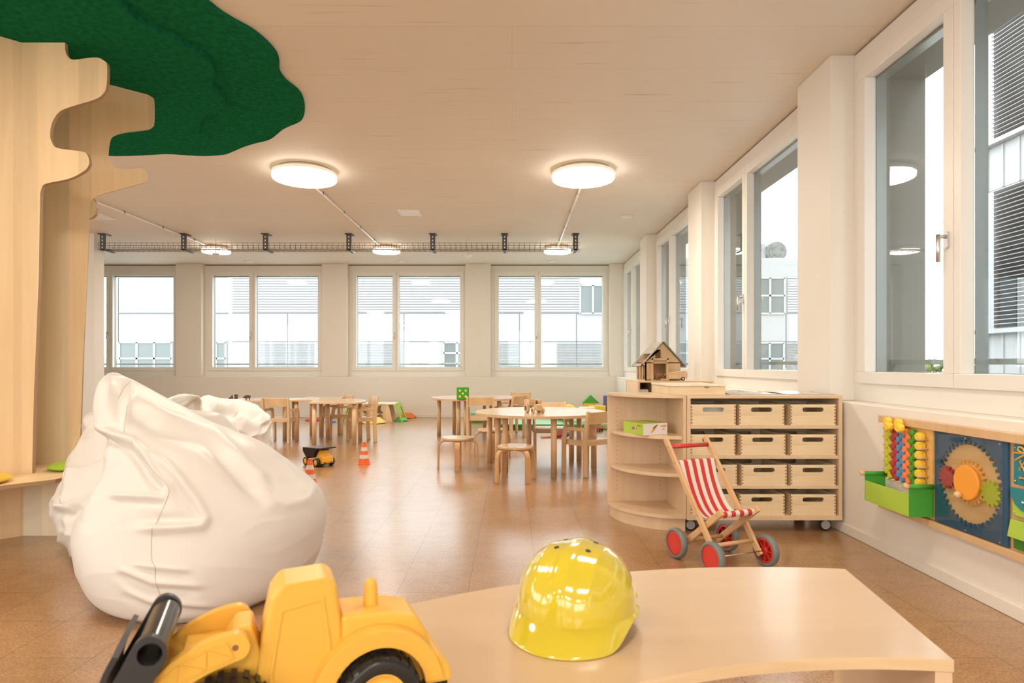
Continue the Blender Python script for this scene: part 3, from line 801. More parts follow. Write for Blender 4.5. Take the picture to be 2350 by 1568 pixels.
seat_cushion(-2.555, 3.72, 'cushlime', 'round lime green cushion on the tree bench beside the bean bag')

# felt canopy
can = thing('felt_canopy', 'dark green layered felt tree canopy under the ceiling', 'canopy', (-2.9, 3.6, ZC))
co = Vector((-2.9, 3.6, ZC))
OUT = [(430, -42), (468, 0), (498, 26.5), (531, 48), (581, 76), (614, 103), (634, 126), (641, 146), (642, 168), (657, 190), (684, 212), (695, 229), (699.6, 252), (695, 272), (684, 282), (650.5, 297), (620.6, 320), (584, 330), (557.6, 338.5), (531, 350), (511, 356), (471, 358.5), (431, 357), (382, 354), (332, 357), (282, 358.5), (249, 358), (180, 352), (100, 356), (20, 348), (-60, 330)]
INN = [(190, -60), (262, 0), (282, 13), (305, 40), (332, 60), (375, 81), (425, 106), (465, 131), (484.6, 149), (492, 163), (491, 179), (485, 190), (491, 206), (508, 222), (516, 236), (514.5, 245.6), (498, 255.6), (474.6, 265.5), (461, 279), (459.7, 295), (448, 309), (425, 317), (391.7, 319.6), (332, 318.6), (259, 316), (150, 312), (50, 300), (-60, 290)]
def felt(px, z0, z1, extra, name):
    pts = [(atz(x, y, z0).x, atz(x, y, z0).y) for x, y in px]
    pts = smoothpts(pts, 4, closed=False) + extra
    MB().extr([pts], z0, z1, lambda u, v, w_: (u - co.x, v - co.y, w_ - co.z)).build(name, 'felt', can, bevel=0.004)
felt(OUT, 2.824, ZC, [(-4.9, 4.6), (-4.8, 2.6), (-3.6, 1.9), (-2.2, 2.2)], 'outer_felt_layer')
felt(INN, ZT, 2.8238, [(-4.5, 4.3), (-4.4, 3.0), (-3.4, 2.3), (-2.6, 2.5)], 'inner_felt_layer')
def sewn(px, z, r=0.002):
    q = MB(); q.tube([atz(x, y, z) - co for x, y in px], r, n=6); q.build('felt_seam', 'felt', can)
sewn([(461, 303), (526, 351)], 2.823); sewn([(516, 235), (600, 258), (690, 262)], 2.823); sewn([(250, 185), (330, 186), (486, 186)], ZT - 0.001)

# ================================================================== BEAN BAGS
from mathutils.bvhtree import BVHTree
def proj(p): return (1175 + p.x / p.y * FOC, 838 - (p.z - CH) / p.y * FOC)
def polydist(x, y, pl):
    """signed distance to a polyline and position along it 0..1"""
    best = (1e9, 0, 0); L = 0; tot = sum(sqrt((pl[i + 1][0] - pl[i][0]) ** 2 + (pl[i + 1][1] - pl[i][1]) ** 2) for i in range(len(pl) - 1))
    for i in range(len(pl) - 1):
        ax, ay = pl[i]; bx, by = pl[i + 1]; dx, dy = bx - ax, by - ay; l2 = dx * dx + dy * dy; l = sqrt(l2)
        t = max(0, min(1, ((x - ax) * dx + (y - ay) * dy) / l2))
        qx, qy = ax + dx * t, ay + dy * t; d = sqrt((x - qx) ** 2 + (y - qy) ** 2)
        if d < best[0]:
            sg = 1 if (dx * (y - ay) - dy * (x - ax)) > 0 else -1
            best = (d, sg, (L + t * l) / tot)
        L += l
    return best
def interp(tab, z):
    for i in range(len(tab) - 1):
        if tab[i][0] <= z <= tab[i + 1][0]:
            p0 = tab[max(i - 1, 0)]; p1 = tab[i]; p2 = tab[i + 1]; p3 = tab[min(i + 2, len(tab) - 1)]
            t = (z - p1[0]) / (p2[0] - p1[0]); out = []
            for j in range(1, len(p1)):
                m1 = (p2[j] - p0[j]) / max(1e-6, (p2[0] - p0[0])) * (p2[0] - p1[0]); m2 = (p3[j] - p1[j]) / max(1e-6, (p3[0] - p1[0])) * (p2[0] - p1[0])
                out.append((2 * t**3 - 3 * t**2 + 1) * p1[j] + (t**3 - 2 * t**2 + t) * m1 + (-2 * t**3 + 3 * t**2) * p2[j] + (t**3 - t**2) * m2)
            return out
    return list(tab[-1][1:])
def fit(tab, D):
    """the left and right bounds were measured as if in a plane at distance D; make ellipses with those sight lines as tangents"""
    out = []
    for z, xl, xr, yf, yb in tab:
        rl, rr = xl / D, xr / D; cy = (yf + yb) / 2; b_ = (yb - yf) / 2; lo, hi = 0.0, 2.0
        tot = -(rl - rr) * cy
        for _ in range(50):
            a = (lo + hi) / 2
            if sqrt(a * a + (rl * b_) ** 2) + sqrt(a * a + (rr * b_) ** 2) < tot: lo = a
            else: hi = a
        a = max(a, 0.012); cx = rl * cy + sqrt(a * a + (rl * b_) ** 2)
        out.append((z, cx - a, cx + a, yf, yb))
    return out
def bean_bag(label, tab, folds, seed, nz=150, nu=200, crease=0.012, clamp=(), D=2.85, seams=()):
    tab = fit(tab, D)
    xc = sum((r[1] + r[2]) / 2 for r in tab) / len(tab); yc = sum((r[3] + r[4]) / 2 for r in tab) / len(tab)
    org = Vector((xc, yc, 0)); zmax = tab[-1][0]; P = []
    for i in range(nz + 1):
        s_ = i / nz; z = zmax * (s_ if s_ > 0.02 else s_)
        z = zmax * (0.5 - 0.5 * cos(pi * s_)) * 0.45 + zmax * s_ * 0.55
        xl, xr, yf, yb = interp(tab, z); row = []
        for k in range(nu):
            a = 2 * pi * k / nu; ca, sa = cos(a), sin(a)
            ex = 2 / 2.04
            cx_ = (xl + xr) / 2; cy_ = (yf + yb) / 2
            X = cx_ + (xr - xl) / 2 * (abs(ca) ** ex) * (1 if ca >= 0 else -1)
            Y = cy_ + (yb - yf) / 2 * (abs(sa) ** ex) * (1 if sa >= 0 else -1)
            row.append(Vector((X, Y, z)))
        P.append(row)
    # displace along approximate normals
    Q = []
    for i in range(nz + 1):
        row = []
        for k in range(nu):
            p = P[i][k]
            du = P[i][(k + 1) % nu] - P[i][k - 1]; dv = P[min(i + 1, nz)][k] - P[max(i - 1, 0)][k]
            n = du.cross(dv)
            if n.length > 1e-9: n.normalize()
            c = Vector((sum(interp(tab, p.z)[0:2]) / 2, sum(interp(tab, p.z)[2:4]) / 2, p.z))
            if n.dot(p - c) < 0: n = -n
            px, py = proj(p); d = 0
            if n.y < 0.35:
                fw = min(1, (0.35 - n.y) / 0.5)
                for pl, amp, wd, val in folds:
                    if not (min(q_[0] for q_ in pl) - 4 * wd < px < max(q_[0] for q_ in pl) + 4 * wd): continue
                    dist, sg, t = polydist(px, py, pl)
                    if dist > 5 * wd: continue
                    fade = min(1, t / 0.15, (1 - t) / 0.15) if t > 0 and t < 1 else 0.0
                    fade = max(0.0, fade) * 0.9 + 0.1
                    sd = dist * sg
                    d += fw * fade * (amp * math.exp(-(sd / wd) ** 2) - amp * val * math.exp(-((sd - 1.9 * wd) / (1.3 * wd)) ** 2))
            fz_ = min(1, p.z / 0.06)
            q3 = Vector((p.x * 3.2, p.y * 3.2, p.z * 6.5)) + Vector((seed * 7.1, 0, seed))
            r1 = 1 - abs(noise.noise(q3 + Vector((noise.noise(q3 * 0.7), noise.noise(q3 * 0.7 + Vector((9, 9, 9))), 0)) * 0.8)) * 2
            d += crease * (r1 * r1 * r1 - 0.35) * fz_
            d += crease * 0.25 * noise.noise(q3 * 2.3)
            v = p + n * d
            for cp, cn in clamp:
                e_ = (v - Vector(cp)).dot(Vector(cn))
                if e_ < 0: v = v - Vector(cn) * e_ * 0.92
            if v.z < 0.002: v.z = 0.002
            row.append(v - org)
        Q.append(row)
    mb = MB(); mb.grid(Q, closed_u=True)
    o = len(mb.v); mb.v.append(sum((v for v in Q[-1]), Vector()) / nu + Vector((0, 0, 0.004))); base = nz * nu
    for k in range(nu): mb.f.append([base + k, base + (k + 1) % nu, o]); mb.mi.append(0); mb.sm.append(True)
    mb.v.append(Vector((0, 0, 0.002)) + Vector((Q[0][0] + Q[0][nu // 2]) / 2) * 1.0); mb.v[-1].z = 0.002
    for k in range(nu): mb.f.append([(k + 1) % nu, k, o + 1]); mb.mi.append(0); mb.sm.append(True)
    root = thing('bean_bag', label, 'bean bag', org)
    body = mb.build('cover', 'leather', root)
    if seams:
        bvh = BVHTree.FromPolygons([tuple(v + org) for v in mb.v], mb.f)
        for pl in seams:
            pts = []
            fine = smoothpts(pl, 8, closed=False)
            for x, y in fine:
                dr = Vector(((x - 1175) / FOC, 1, (838 - y) / FOC)).normalized()
                h = bvh.ray_cast(Vector((0, 0, CH)), dr)
                if h[0] is not None: pts.append(h[0] - dr * 0.0006 - org)
            if len(pts) > 3: MB().tube(pts, 0.0013, n=6).build('seam', 'seamthread', root)
    return root
M_['seamthread'] = mat('seam_thread', (0.62, 0.53, 0.45), 0.7)
T1 = [(0.0, -1.76, -0.98, 2.36, 3.20), (0.035, -1.88, -0.91, 2.32, 3.28), (0.10, -1.945, -0.868, 2.30, 3.33), (0.20, -1.985, -0.845, 2.31, 3.36), (0.30, -1.985, -0.84, 2.35, 3.36),
      (0.40, -1.93, -0.885, 2.40, 3.33), (0.50, -1.84, -1.0, 2.46, 3.28), (0.60, -1.825, -1.135, 2.54, 3.22), (0.68, -1.872, -1.33, 2.62, 3.18), (0.75, -1.885, -1.455, 2.68, 3.14),
      (0.82, -1.885, -1.575, 2.74, 3.10), (0.88, -1.868, -1.675, 2.80, 3.05), (0.915, -1.845, -1.745, 2.85, 3.0), (0.932, -1.825, -1.79, 2.89, 2.95)]
F1 = [([(212, 975), (262, 1000), (304, 1014), (330, 1043), (352, 1080), (384, 1112), (386, 1142)], 0.026, 10, 0.9),
      ([(330, 1030), (372, 1062), (412, 1100), (450, 1150), (472, 1190), (462, 1207), (400, 1212), (300, 1214)], 0.022, 11, 0.8),
      ([(245, 1138), (300, 1139), (384, 1142)], 0.012, 7, 0.9),
      ([(290, 915), (380, 955), (488, 990), (540, 1040), (600, 1105), (632, 1152)], 0.028, 15, 0.9),
      ([(735, 1100), (705, 1142), (655, 1160), (600, 1150)], 0.010, 14, 0.5),
      ([(585, 1088), (640, 1084), (690, 1098), (730, 1125)], 0.008, 12, 0.6),
      ([(246, 1010), (246, 1072), (236, 1100), (214, 1150), (186, 1200)], 0.016, 9, 0.7),
      ([(330, 870), (410, 925), (520, 985), (620, 1045), (690, 1100)], 0.012, 14, 0.7),
      ([(300, 878), (292, 930), (284, 990)], 0.010, 9, 0.9),
      ([(255, 865), (246, 900), (240, 950), (232, 985)], 0.012, 12, -0.3),
      ([(268, 1302), (350, 1338), (470, 1346)], 0.012, 8, 0.9), ([(280, 1352), (345, 1380), (500, 1392)], 0.010, 8, 0.9), ([(300, 1295), (360, 1303), (440, 1310)], 0.007, 6, 0.9)]
bean_bag('large white bean bag in front with its peak leaning left', T1, F1, 1.0, nz=230, nu=320, crease=0.0022,
         seams=[[(349, 1212), (347, 1250), (348, 1285), (356, 1305), (357, 1335), (370, 1372), (385, 1400)], [(292, 930), (288, 960), (285, 992)], [(302, 1012), (306, 1030), (325, 1044), (352, 1082), (384, 1115), (384, 1143), (357, 1205)], [(300, 875), (285, 890), (272, 915)]])
def shift(tab, dx, dy, sx=1, sz=1, sy=1):
    xc = -1.41; yc = 2.85
    return [(r[0] * sz, xc + dx + (r[1] - xc) * sx, xc + dx + (r[2] - xc) * sx, yc + dy + (r[3] - yc) * sy, yc + dy + (r[4] - yc) * sy) for r in tab]
T2 = [(0.0, -2.36, -1.6, 3.06, 3.80), (0.05, -2.44, -1.52, 2.99, 3.88), (0.15, -2.50, -1.46, 2.95, 3.93), (0.25, -2.52, -1.42, 2.95, 3.94), (0.33, -2.50, -1.42, 2.99, 3.92),
      (0.42, -2.45, -1.45, 3.05, 3.88), (0.52, -2.38, -1.48, 3.12, 3.80), (0.62, -2.34, -1.52, 3.18, 3.72), (0.68, -2.32, -1.56, 3.25, 3.66), (0.715, -2.28, -1.62, 3.32, 3.58), (0.73, -2.2, -1.75, 3.38, 3.5)]
F2 = [([(125, 1160), (160, 1168), (175, 1150)], 0.02, 8, 0.9), ([(168, 960), (180, 990), (160, 1060), (150, 1120)], 0.015, 9, 0.8), ([(180, 975), (240, 940)], 0.012, 8, .6), ([(140, 1168), (160, 1230), (166, 1290)], 0.012, 9, .7)]
bean_bag('white bean bag half hidden between the tree bench and the big one', T2, F2, 4.0, D=3.45, nz=130, nu=200, crease=0.014, clamp=(((-1.70, 3.16, 0), (-0.64, 0.768, 0)), ((-2.50, 3.5, 0), (1, 0, 0))), seams=[[(195, 960), (180, 985), (160, 1050), (148, 1090), (137, 1150), (160, 1168)]])
T3 = [(0.0, -3.45, -2.85, 5.15, 5.80), (0.06, -3.55, -2.76, 5.05, 5.90), (0.2, -3.62, -2.70, 5.0, 5.96), (0.3, -3.60, -2.68, 5.03, 5.94), (0.42, -3.50, -2.70, 5.12, 5.88), (0.54, -3.36, -2.70, 5.22, 5.8),
      (0.62, -3.24, -2.71, 5.30, 5.7), (0.67, -3.12, -2.72, 5.36, 5.6), (0.70, -2.86, -2.73, 5.42, 5.52)]
bean_bag('small glimpse of a cream bean bag with a pointed corner behind the big one', T3, [([(385, 915), (430, 908), (455, 906)], 0.02, 6, .8), ([(412, 935), (455, 908), (470, 955)], 0.02, 6, .8)], 9.0, D=5.5, nz=90, nu=130, crease=0.016)
T4 = [(a * 0.955, b_, c, d, e_) for a, b_, c, d, e_ in [(0.0, -3.25, -2.55, 5.95, 6.65), (0.05, -3.36, -2.46, 5.84, 6.76), (0.15, -3.43, -2.41, 5.78, 6.80), (0.28, -3.45, -2.40, 5.78, 6.80), (0.38, -3.42, -2.41, 5.82, 6.78), (0.48, -3.36, -2.44, 5.9, 6.72), (0.57, -3.26, -2.56, 6.0, 6.64),
      (0.63, -3.18, -2.76, 6.1, 6.56), (0.67, -3.13, -2.92, 6.2, 6.46), (0.69, -3.08, -3.0, 6.28, 6.4)]]
bean_bag('white bean bag standing farther back beside the left wooden chair', T4, [([(465, 912), (500, 930), (560, 925), (600, 945), (612, 965)], 0.04, 8, .9), ([(480, 935), (520, 938), (545, 930)], 0.03, 6, .8), ([(545, 935), (560, 965), (545, 1000)], 0.02, 8, .8)], 13.0, D=6.3, nz=110, nu=160, crease=0.018, clamp=(((-3.05, 5.92, 0), (0.3, 0.954, 0)),),
         seams=[[(545, 935), (540, 970), (532, 985)]])

# ================================================================== TABLES
def half_table(loc, rz, label, R=0.62, group='half-round beech tables', legs=((0.06, 1), (0.06, -1), (0.80, 0.62), (0.80, -0.62)), zt=0.53):
    """half-round table: straight side along local x, bulging to +y"""
    t = thing('half_round_table', label, 'table', loc, rz, group)
    n = 40
    pts = [(R * cos(pi * k / n), R * sin(pi * k / n)) for k in range(n + 1)]
    q = MB(); q.extr([pts], zt - 0.025, zt, lambda u, v, w_: (u, v + 0.001, w_)); q.build('table_top', 'beechtop', t, bevel=0.006, seg=3)
    for lx, ly in ((-0.78 * R, 0.085 * R), (0.78 * R, 0.085 * R), (-0.42 * R, 0.72 * R), (0.42 * R, 0.72 * R)):
        q = MB(); q.cyl((lx, ly, 0.004), (lx, ly, zt - 0.026), 0.026, n=24); lg = q.build('leg', 'beech', t)
        MB().cyl((lx, ly, 0.0), (lx, ly, 0.004), 0.022, n=16).build('glide', 'white', lg)
    return t
def pair(cx, cy, ang, R, la, lb):
    half_table((cx, cy, 0), ang, la, R)
    half_table((cx, cy, 0), ang + pi, lb, R)
J2 = atan2(0.71, 0.82)
pair(0.27, 6.02, J2, 0.62, 'rear half of the round beech table that carries the wooden tractor', 'front half of the round beech table that carries the wooden tractor')
J1 = atan2(0.95, 0.32)
pair(-0.50, 8.66, J1, 0.60, 'left half of the far round table with the green dice', 'right half of the far round table with the green dice')
# left chain of tables
def poly_table(pts, legs, label, loc, name='table'):
    t = thing(name, label, 'table', (loc[0], loc[1], 0))
    MB().extr([[(x - loc[0], y - loc[1]) for x, y in pts]], 0.505, 0.53, lambda u, v, w_: (u, v, w_)).build('table_top', 'beechtop', t, bevel=0.006, seg=3)
    for x, y in legs:
        lg = MB().cyl((x - loc[0], y - loc[1], 0.004), (x - loc[0], y - loc[1], 0.504), 0.026, n=24).build('leg', 'beech', t)
        MB().cyl((x - loc[0], y - loc[1], 0), (x - loc[0], y - loc[1], 0.004), 0.022, n=14).build('glide', 'white', lg)
p1 = [(-2.41, 7.49), (-1.86, 7.49), (-1.815, 7.60), (-1.80, 7.78), (-1.84, 7.98), (-1.94, 8.15), (-2.10, 8.28), (-2.30, 8.33), (-2.52, 8.30), (-2.50, 7.95)]
poly_table(p1, [(-2.37, 7.56), (-1.89, 7.56), (-1.93, 8.02), (-2.40, 8.22)], 'beech table with a rounded end behind the yellow dump truck', (-2.15, 7.9), 'rounded_table')
p2 = [(-2.82, 7.98), (-2.54, 7.98), (-2.535, 8.30), (-2.40, 8.345), (-2.30, 8.35), (-2.3, 8.72), (-2.82, 8.72)]
poly_table(p2, [(-2.75, 8.04), (-2.58, 8.53), (-2.37, 8.66), (-2.75, 8.66)], 'beech table wedged between its two neighbours in the left row', (-2.6, 8.3), 'small_table')
p3 = [(-3.62, 7.86), (-2.84, 7.86), (-2.84, 8.45), (-3.62, 8.45)]
poly_table(p3, [(-3.40, 7.93), (-2.90, 8.05), (-2.90, 8.39), (-3.56, 8.39)], 'beech table carrying the dark wooden animals', (-3.2, 8.1), 'rectangular_table')

# ================================================================== CHAIRS AND STOOLS
def make_chair():
    """origin on the floor under the seat; sitter looks along +y"""
    t = thing('child_chair', '', 'chair')
    W, D = 0.15, 0.14
    s_ = MB(); s_.extr([rrect(-W, W, -D, D + 0.01, 0.02)], 0.292, 0.312, lambda u, v, w_: (u, v, w_)); s_.build('seat', 'beechtop', t, bevel=0.004)
    s_ = MB(); s_.box(-W + 0.02, W - 0.02, D - 0.02, D - 0.002, 0.262, 0.292); s_.box(-W + 0.02, W - 0.02, -D + 0.002, -D + 0.022, 0.262, 0.292)
    s_.box(-W, -W + 0.018, -D, D, 0.262, 0.292); s_.box(W - 0.018, W, -D, D, 0.262, 0.292); s_.build('seat_rail', 'beech', t, bevel=0.002)
    for sx in (-1, 1):
        q = MB(); q.bar([(sx * (W + 0.002), D - 0.015, 0), (sx * (W + 0.002), D - 0.018, 0.29)], 0.026, 0.04, (1, 0, 0)); q.build('leg', 'beech', t, bevel=0.005)
        q = MB(); o = 0
        prof = [(-D - 0.035, 0.0), (-D + 0.012, 0.0), (-D + 0.022, 0.28), (-D + 0.018, 0.36), (-D - 0.030, 0.566), (-D - 0.045, 0.572), (-D - 0.055, 0.560), (-D - 0.030, 0.36), (-D - 0.025, 0.25)]
        q.extr([prof], sx * (W + 0.014) - 0.013, sx * (W + 0.014) + 0.013, lambda u, v, w_: (w_, u, v)); q.build('leg', 'beech', t, bevel=0.004)
        q = MB(); a = [(-D, 0.425), (D - 0.055, 0.425), (D - 0.035, 0.415), (D - 0.01, 0.30), (D - 0.048, 0.262), (D - 0.060, 0.30), (D - 0.072, 0.385), (D - 0.085, 0.395), (-D, 0.395)]
        q.extr([a], sx * (W + 0.020) - 0.010, sx * (W + 0.020) + 0.010, lambda u, v, w_: (w_, u, v)); q.build('armrest', 'beech', t, bevel=0.004)
    P = []
    q = MB(); n = 10
    for (dy, zz) in ((0, 0), ):
        F = [(-W + 2 * W * k / n, -0.02 * (1 - ((k / n) * 2 - 1) ** 2)) for k in range(n + 1)]
        loop = F + [(x, y + 0.014) for x, y in reversed(F)]
        q.extr([loop], 0.455, 0.560, lambda u, v, w_: (u, v - D - 0.002 - (w_ - 0.36) * 0.20, w_), smooth=False)
    q.build('backrest', 'beech', t, bevel=0.003)
    return t
def face(dx, dy): return atan2(dy, dx) - pi / 2
CHAIRS = [((-2.90, 7.95), face(0.10, 1), 'child chair with its back to the camera beside the farther bean bag'),
          ((-2.38, 8.62 - 0.12), face(-0.8, -0.6), 'child chair behind the rounded table, facing toward the bean bags'),
          ((-1.93, 8.02), face(-0.87, -0.45), 'child chair at the right end of the rounded left table'),
          ((-0.40, 8.18), face(0.02, 1), 'child chair with its back to the camera at the far round table'),
          ((-0.05, 8.43), face(-0.85, 0.52), 'child chair seen from behind at the right side of the far round table'),
          ((0.02, 9.22), face(-0.6, -0.8), 'farthest child chair, mostly hidden behind the far round table'),
          ((0.40, 6.68), face(-0.05, -1), 'child chair on the far side of the table with the wooden tractor'),
          ((0.66, 5.66), face(-0.65, 0.75), 'child chair partly hidden by the rounded end shelf')]
ch0 = make_chair()
cs = [ch0] + [copy_tree(ch0) for _ in CHAIRS[1:]]
for o, ((x, y), r, lb) in zip(cs, CHAIRS): place(o, (x, y, 0), r, lb, 'beech child chairs with armrests')

def make_stool():
    t = thing('child_stool', '', 'stool')
    q = MB(); q.lathe([(0.145, 0.272), (0.150, 0.277), (0.150, 0.291), (0.146, 0.296)], n=56); q.build('seat', 'beechtop', t)
    for k in range(4):
        a = k * pi / 2; c, s_ = cos(a), sin(a)
        pr = [(0.03, 0.262), (0.11, 0.262), (0.14, 0.258), (0.165, 0.243), (0.179, 0.215), (0.182, 0.18), (0.185, 0.0)]
        pr = smoothpts(pr, 4, closed=False)
        q = MB(); q.bar([(u * c, u * s_, v) for u, v in pr], 0.046, 0.017, (-s_, c, 0)); q.build('leg', 'bentwood', t, bevel=0.002)
    return t
M_['bentwood'] = wood('bent_birch', (0.72, 0.42, 0.19), (0.62, 0.33, 0.14), (14, 14, 2), 0.35, coat=0.2)
st0 = make_stool(); sts = [st0, copy_tree(st0), copy_tree(st0)]
for o, (x, y, r, lb) in zip(sts, [(-0.505, 5.91, radians(2), 'round stool with pale shiny seat, left of the tractor table'),
                               (0.03, 5.30, radians(33), 'round stool nearest the camera, in front of the tractor table'),
                               (-0.21, 6.66, radians(5), 'round stool behind, half hidden by the legs of the tractor table')]): place(o, (x, y, 0), r, lb, 'bentwood child stools')

# ================================================================== THINGS ON THE TABLES
t = thing('toy_tractor', 'raw wooden toy tractor with a tipping trailer on the round table', 'toy vehicle', (0.215, 5.80, 0.53), radians(-68))
# local +x is forward
q = MB(); q.box(-0.02, 0.085, -0.028, 0.028, 0.03, 0.06); q.box(0.02, 0.088, -0.024, 0.024, 0.058, 0.082); q.build('body', 'rawwood', t, bevel=0.004)
q = MB(); q.box(0.085, 0.092, -0.035, 0.035, 0.028, 0.046); q.build('bumper', 'rawwood', t, bevel=0.002)
for x, r, wd in ((0.055, 0.028, 0.018), (-0.055, 0.042, 0.026)):
    for sy in (-1, 1):
        y0 = sy * 0.040 if x > 0 else sy * 0.048
        w_ = MB().cyl((x, y0, r), (x, y0 + sy * wd, r), r, n=28).build('wheel', 'rawwood', t, bevel=0.003)
        MB().cyl((x, y0 + sy * wd, r), (x, y0 + sy * (wd + 0.002), r), r * 0.55, n=20).build('wheel_hub', 'darkwood', w_)
q = MB(); q.box(-0.13, 0.0, -0.062, -0.052, 0.075, 0.12); q.box(-0.13, 0.0, 0.052, 0.062, 0.075, 0.12); q.box(-0.13, -0.12, -0.052, 0.052, 0.075, 0.12); q.box(-0.01, 0.0, -0.052, 0.052, 0.075, 0.105); q.box(-0.13, 0, -0.055, 0.055, 0.066, 0.076); q.box(-0.13, 0.0, -0.020, 0.020, 0.04, 0.068)
q.build('trailer_box', 'rawwood', t, bevel=0.002)
q = MB(); q.cyl((0.03, 0, 0.08), (0.03, 0, 0.115), 0.009, n=14); q.build('chimney', 'darkwood', t)
t = thing('foam_die', 'big green foam die showing five yellow dots, on the far round table', 'die', (-0.63, 8.09, 0.53), radians(4))
MB().box(-0.078, 0.078, -0.078, 0.078, 0, 0.156).build('cube', 'greenpaint', t, bevel=0.012, seg=4)
q = MB()
for u, v in ((-.037, .037), (.037, .037), (0, 0), (-.037, -.037), (.037, -.037)):
    q.cyl((u, -0.0785, 0.078 + v), (u, -0.0775, 0.078 + v), 0.0145, n=20)
for u, v in ((-.037, .037), (.037, -.037)):
    q.cyl((-0.0785, u, 0.078 + v), (-0.0775, u, 0.078 + v), 0.0145, n=20); q.cyl((0.0775, u, 0.078 + v), (0.0785, u, 0.078 + v), 0.0145, n=20)
q.build('dot', 'blockyel', t)
# dark wooden animals
def animal(x, y, rz, s_, lb, kind):
    t = thing('wooden_animal', lb, 'toy animal', (x, y, 0.53), rz)
    q = MB()
    if kind == 'boar':
        q.extr([smoothpts([(-0.05, 0.045), (-0.045, 0.075), (-0.01, 0.082), (0.025, 0.078), (0.045, 0.066), (0.070, 0.048), (0.068, 0.038), (0.045, 0.034), (0.02, 0.032), (-0.03, 0.033)], 3)], -0.014, 0.014, lambda u, v, w_: (u * s_, w_ * s_, v * s_))
        for lx in (-0.042, -0.03, 0.018, 0.032):
            sy = 0.008 if lx in (-0.042, 0.032) else -0.008
            q.cyl((lx * s_, sy * s_, 0), (lx * s_, sy * s_, 0.04 * s_), 0.005 * s_, 0.008 * s_, n=8)
        q.cyl((0.035 * s_, 0, 0.07 * s_), (0.03 * s_, 0, 0.088 * s_), 0.006 * s_, 0.001, n=8)
    elif kind == 'bear':
        q.extr([smoothpts([(-0.014, 0.0), (-0.016, 0.05), (-0.013, 0.07), (-0.012, 0.092), (-0.004, 0.088), (0.004, 0.088), (0.012, 0.092), (0.013, 0.07), (0.016, 0.05), (0.014, 0.0), (0.003, 0.0), (0.0, 0.02), (-0.003, 0.0)], 3)], -0.012, 0.012, lambda u, v, w_: (u * s_, w_ * s_, v * s_))
    elif kind == 'stump':
        q.box(-0.02 * s_, 0.02 * s_, -0.012, 0.012, 0.0, 0.07 * s_); q.box(0.02 * s_, 0.035 * s_, -0.004, 0.004, 0.045 * s_, 0.05 * s_)
    else:
        q.extr([smoothpts([(-0.05, 0.0), (-0.03, 0.03), (-0.005, 0.05), (0.008, 0.075), (0.016, 0.055), (0.018, 0.0)], 3)], -0.01, 0.01, lambda u, v, w_: (u * s_, w_ * s_, v * s_))
    q.build('figure', 'darkwood', t, bevel=0.002)
animal(-3.325, 7.93, radians(180), 0.75, 'dark wooden boar figure, rightmost of the animals on the left table', 'boar')
animal(-3.45, 7.90, 0, 0.8, 'dark upright wooden bear figure next to the boar', 'bear')
animal(-3.52, 8.05, 0, 0.9, 'dark square wooden figure left of the upright bear', 'stump')
animal(-3.60, 8.10, 0, 0.8, 'dark wooden fox figure, leftmost of the animals', 'fox')

# ================================================================== FLOOR TOYS
def cone(x, y, lb):
    t = thing('traffic_cone', lb, 'traffic cone', (x, y, 0), random.uniform(0, .6), 'small orange and white toy cones')
    MB().extr([rrect(-0.062, 0.062, -0.062, 0.062, 0.012)], 0.0, 0.006, lambda u, v, w_: (u, v, w_)).build('base', 'orange', t, bevel=0.001)
    q = MB(); H = 0.218; R0, R1 = 0.056, 0.016
    zs = [0.006, 0.055, 0.092, 0.128, 0.165, 0.205]
    for i in range(5):
        r = lambda z: R0 + (R1 - R0) * (z - 0.006) / 0.205
        o = len(q.f)
        q.lathe([(r(zs[i]), zs[i]), (r(zs[i + 1]), zs[i + 1])], n=40, mi=i % 2)
        q.f = q.f[:-2]; q.mi = q.mi[:-2]; q.sm = q.sm[:-2]
    q.lathe([(R1 + 0.0005, 0.205), (0.013, 0.214), (0.006, 0.219), (0.0, 0.220)], n=40)
    q.build('cone_body', ['orange', 'conewhite'], t)
cone(-1.45, 6.19, 'orange and white toy cone standing alone right of the dump truck')
cone(-1.63, 5.09, 'orange and white toy cone in front of the dump truck')
# dump truck, local +x forward
t = thing('toy_dump_truck', 'yellow and black plastic dump truck on the floor behind a cone', 'toy vehicle', (-1.875, 6.12, 0), radians(-40))
q = MB()
q.extr([[(0.045, 0.03), (0.155, 0.03), (0.158, 0.05), (0.15, 0.095), (0.12, 0.105), (0.105, 0.155), (0.06, 0.158), (0.045, 0.10)]], -0.062, 0.062, lambda u, v, w_: (u, w_ * (1 - max(0, v - 0.09) * 7.0), v)); cab = q.build('cab', 'yellow', t, bevel=0.008, seg=3)
q = MB(); 
for sy in (-1, 1): q.box(0.152, 0.1605, sy * 0.036 - 0.012, sy * 0.036 + 0.012, 0.036, 0.044)
q.build('headlight', 'black', t)
MB().box(-0.13, 0.15, -0.045, 0.045, 0.022, 0.045).build('chassis', 'black', t, bevel=0.003)
q = MB(); P0 = [(-0.15, 0.17), (0.165, 0.185), (0.165, 0.172), (0.06, 0.160), (0.03, 0.085), (-0.10, 0.06), (-0.155, 0.13)]
q.extr([P0], -0.085, 0.085, lambda u, v, w_: (u, w_ * (0.8 + (v - 0.06) * 1.8), v)); q.build('dump_bed', 'black', t, bevel=0.005)
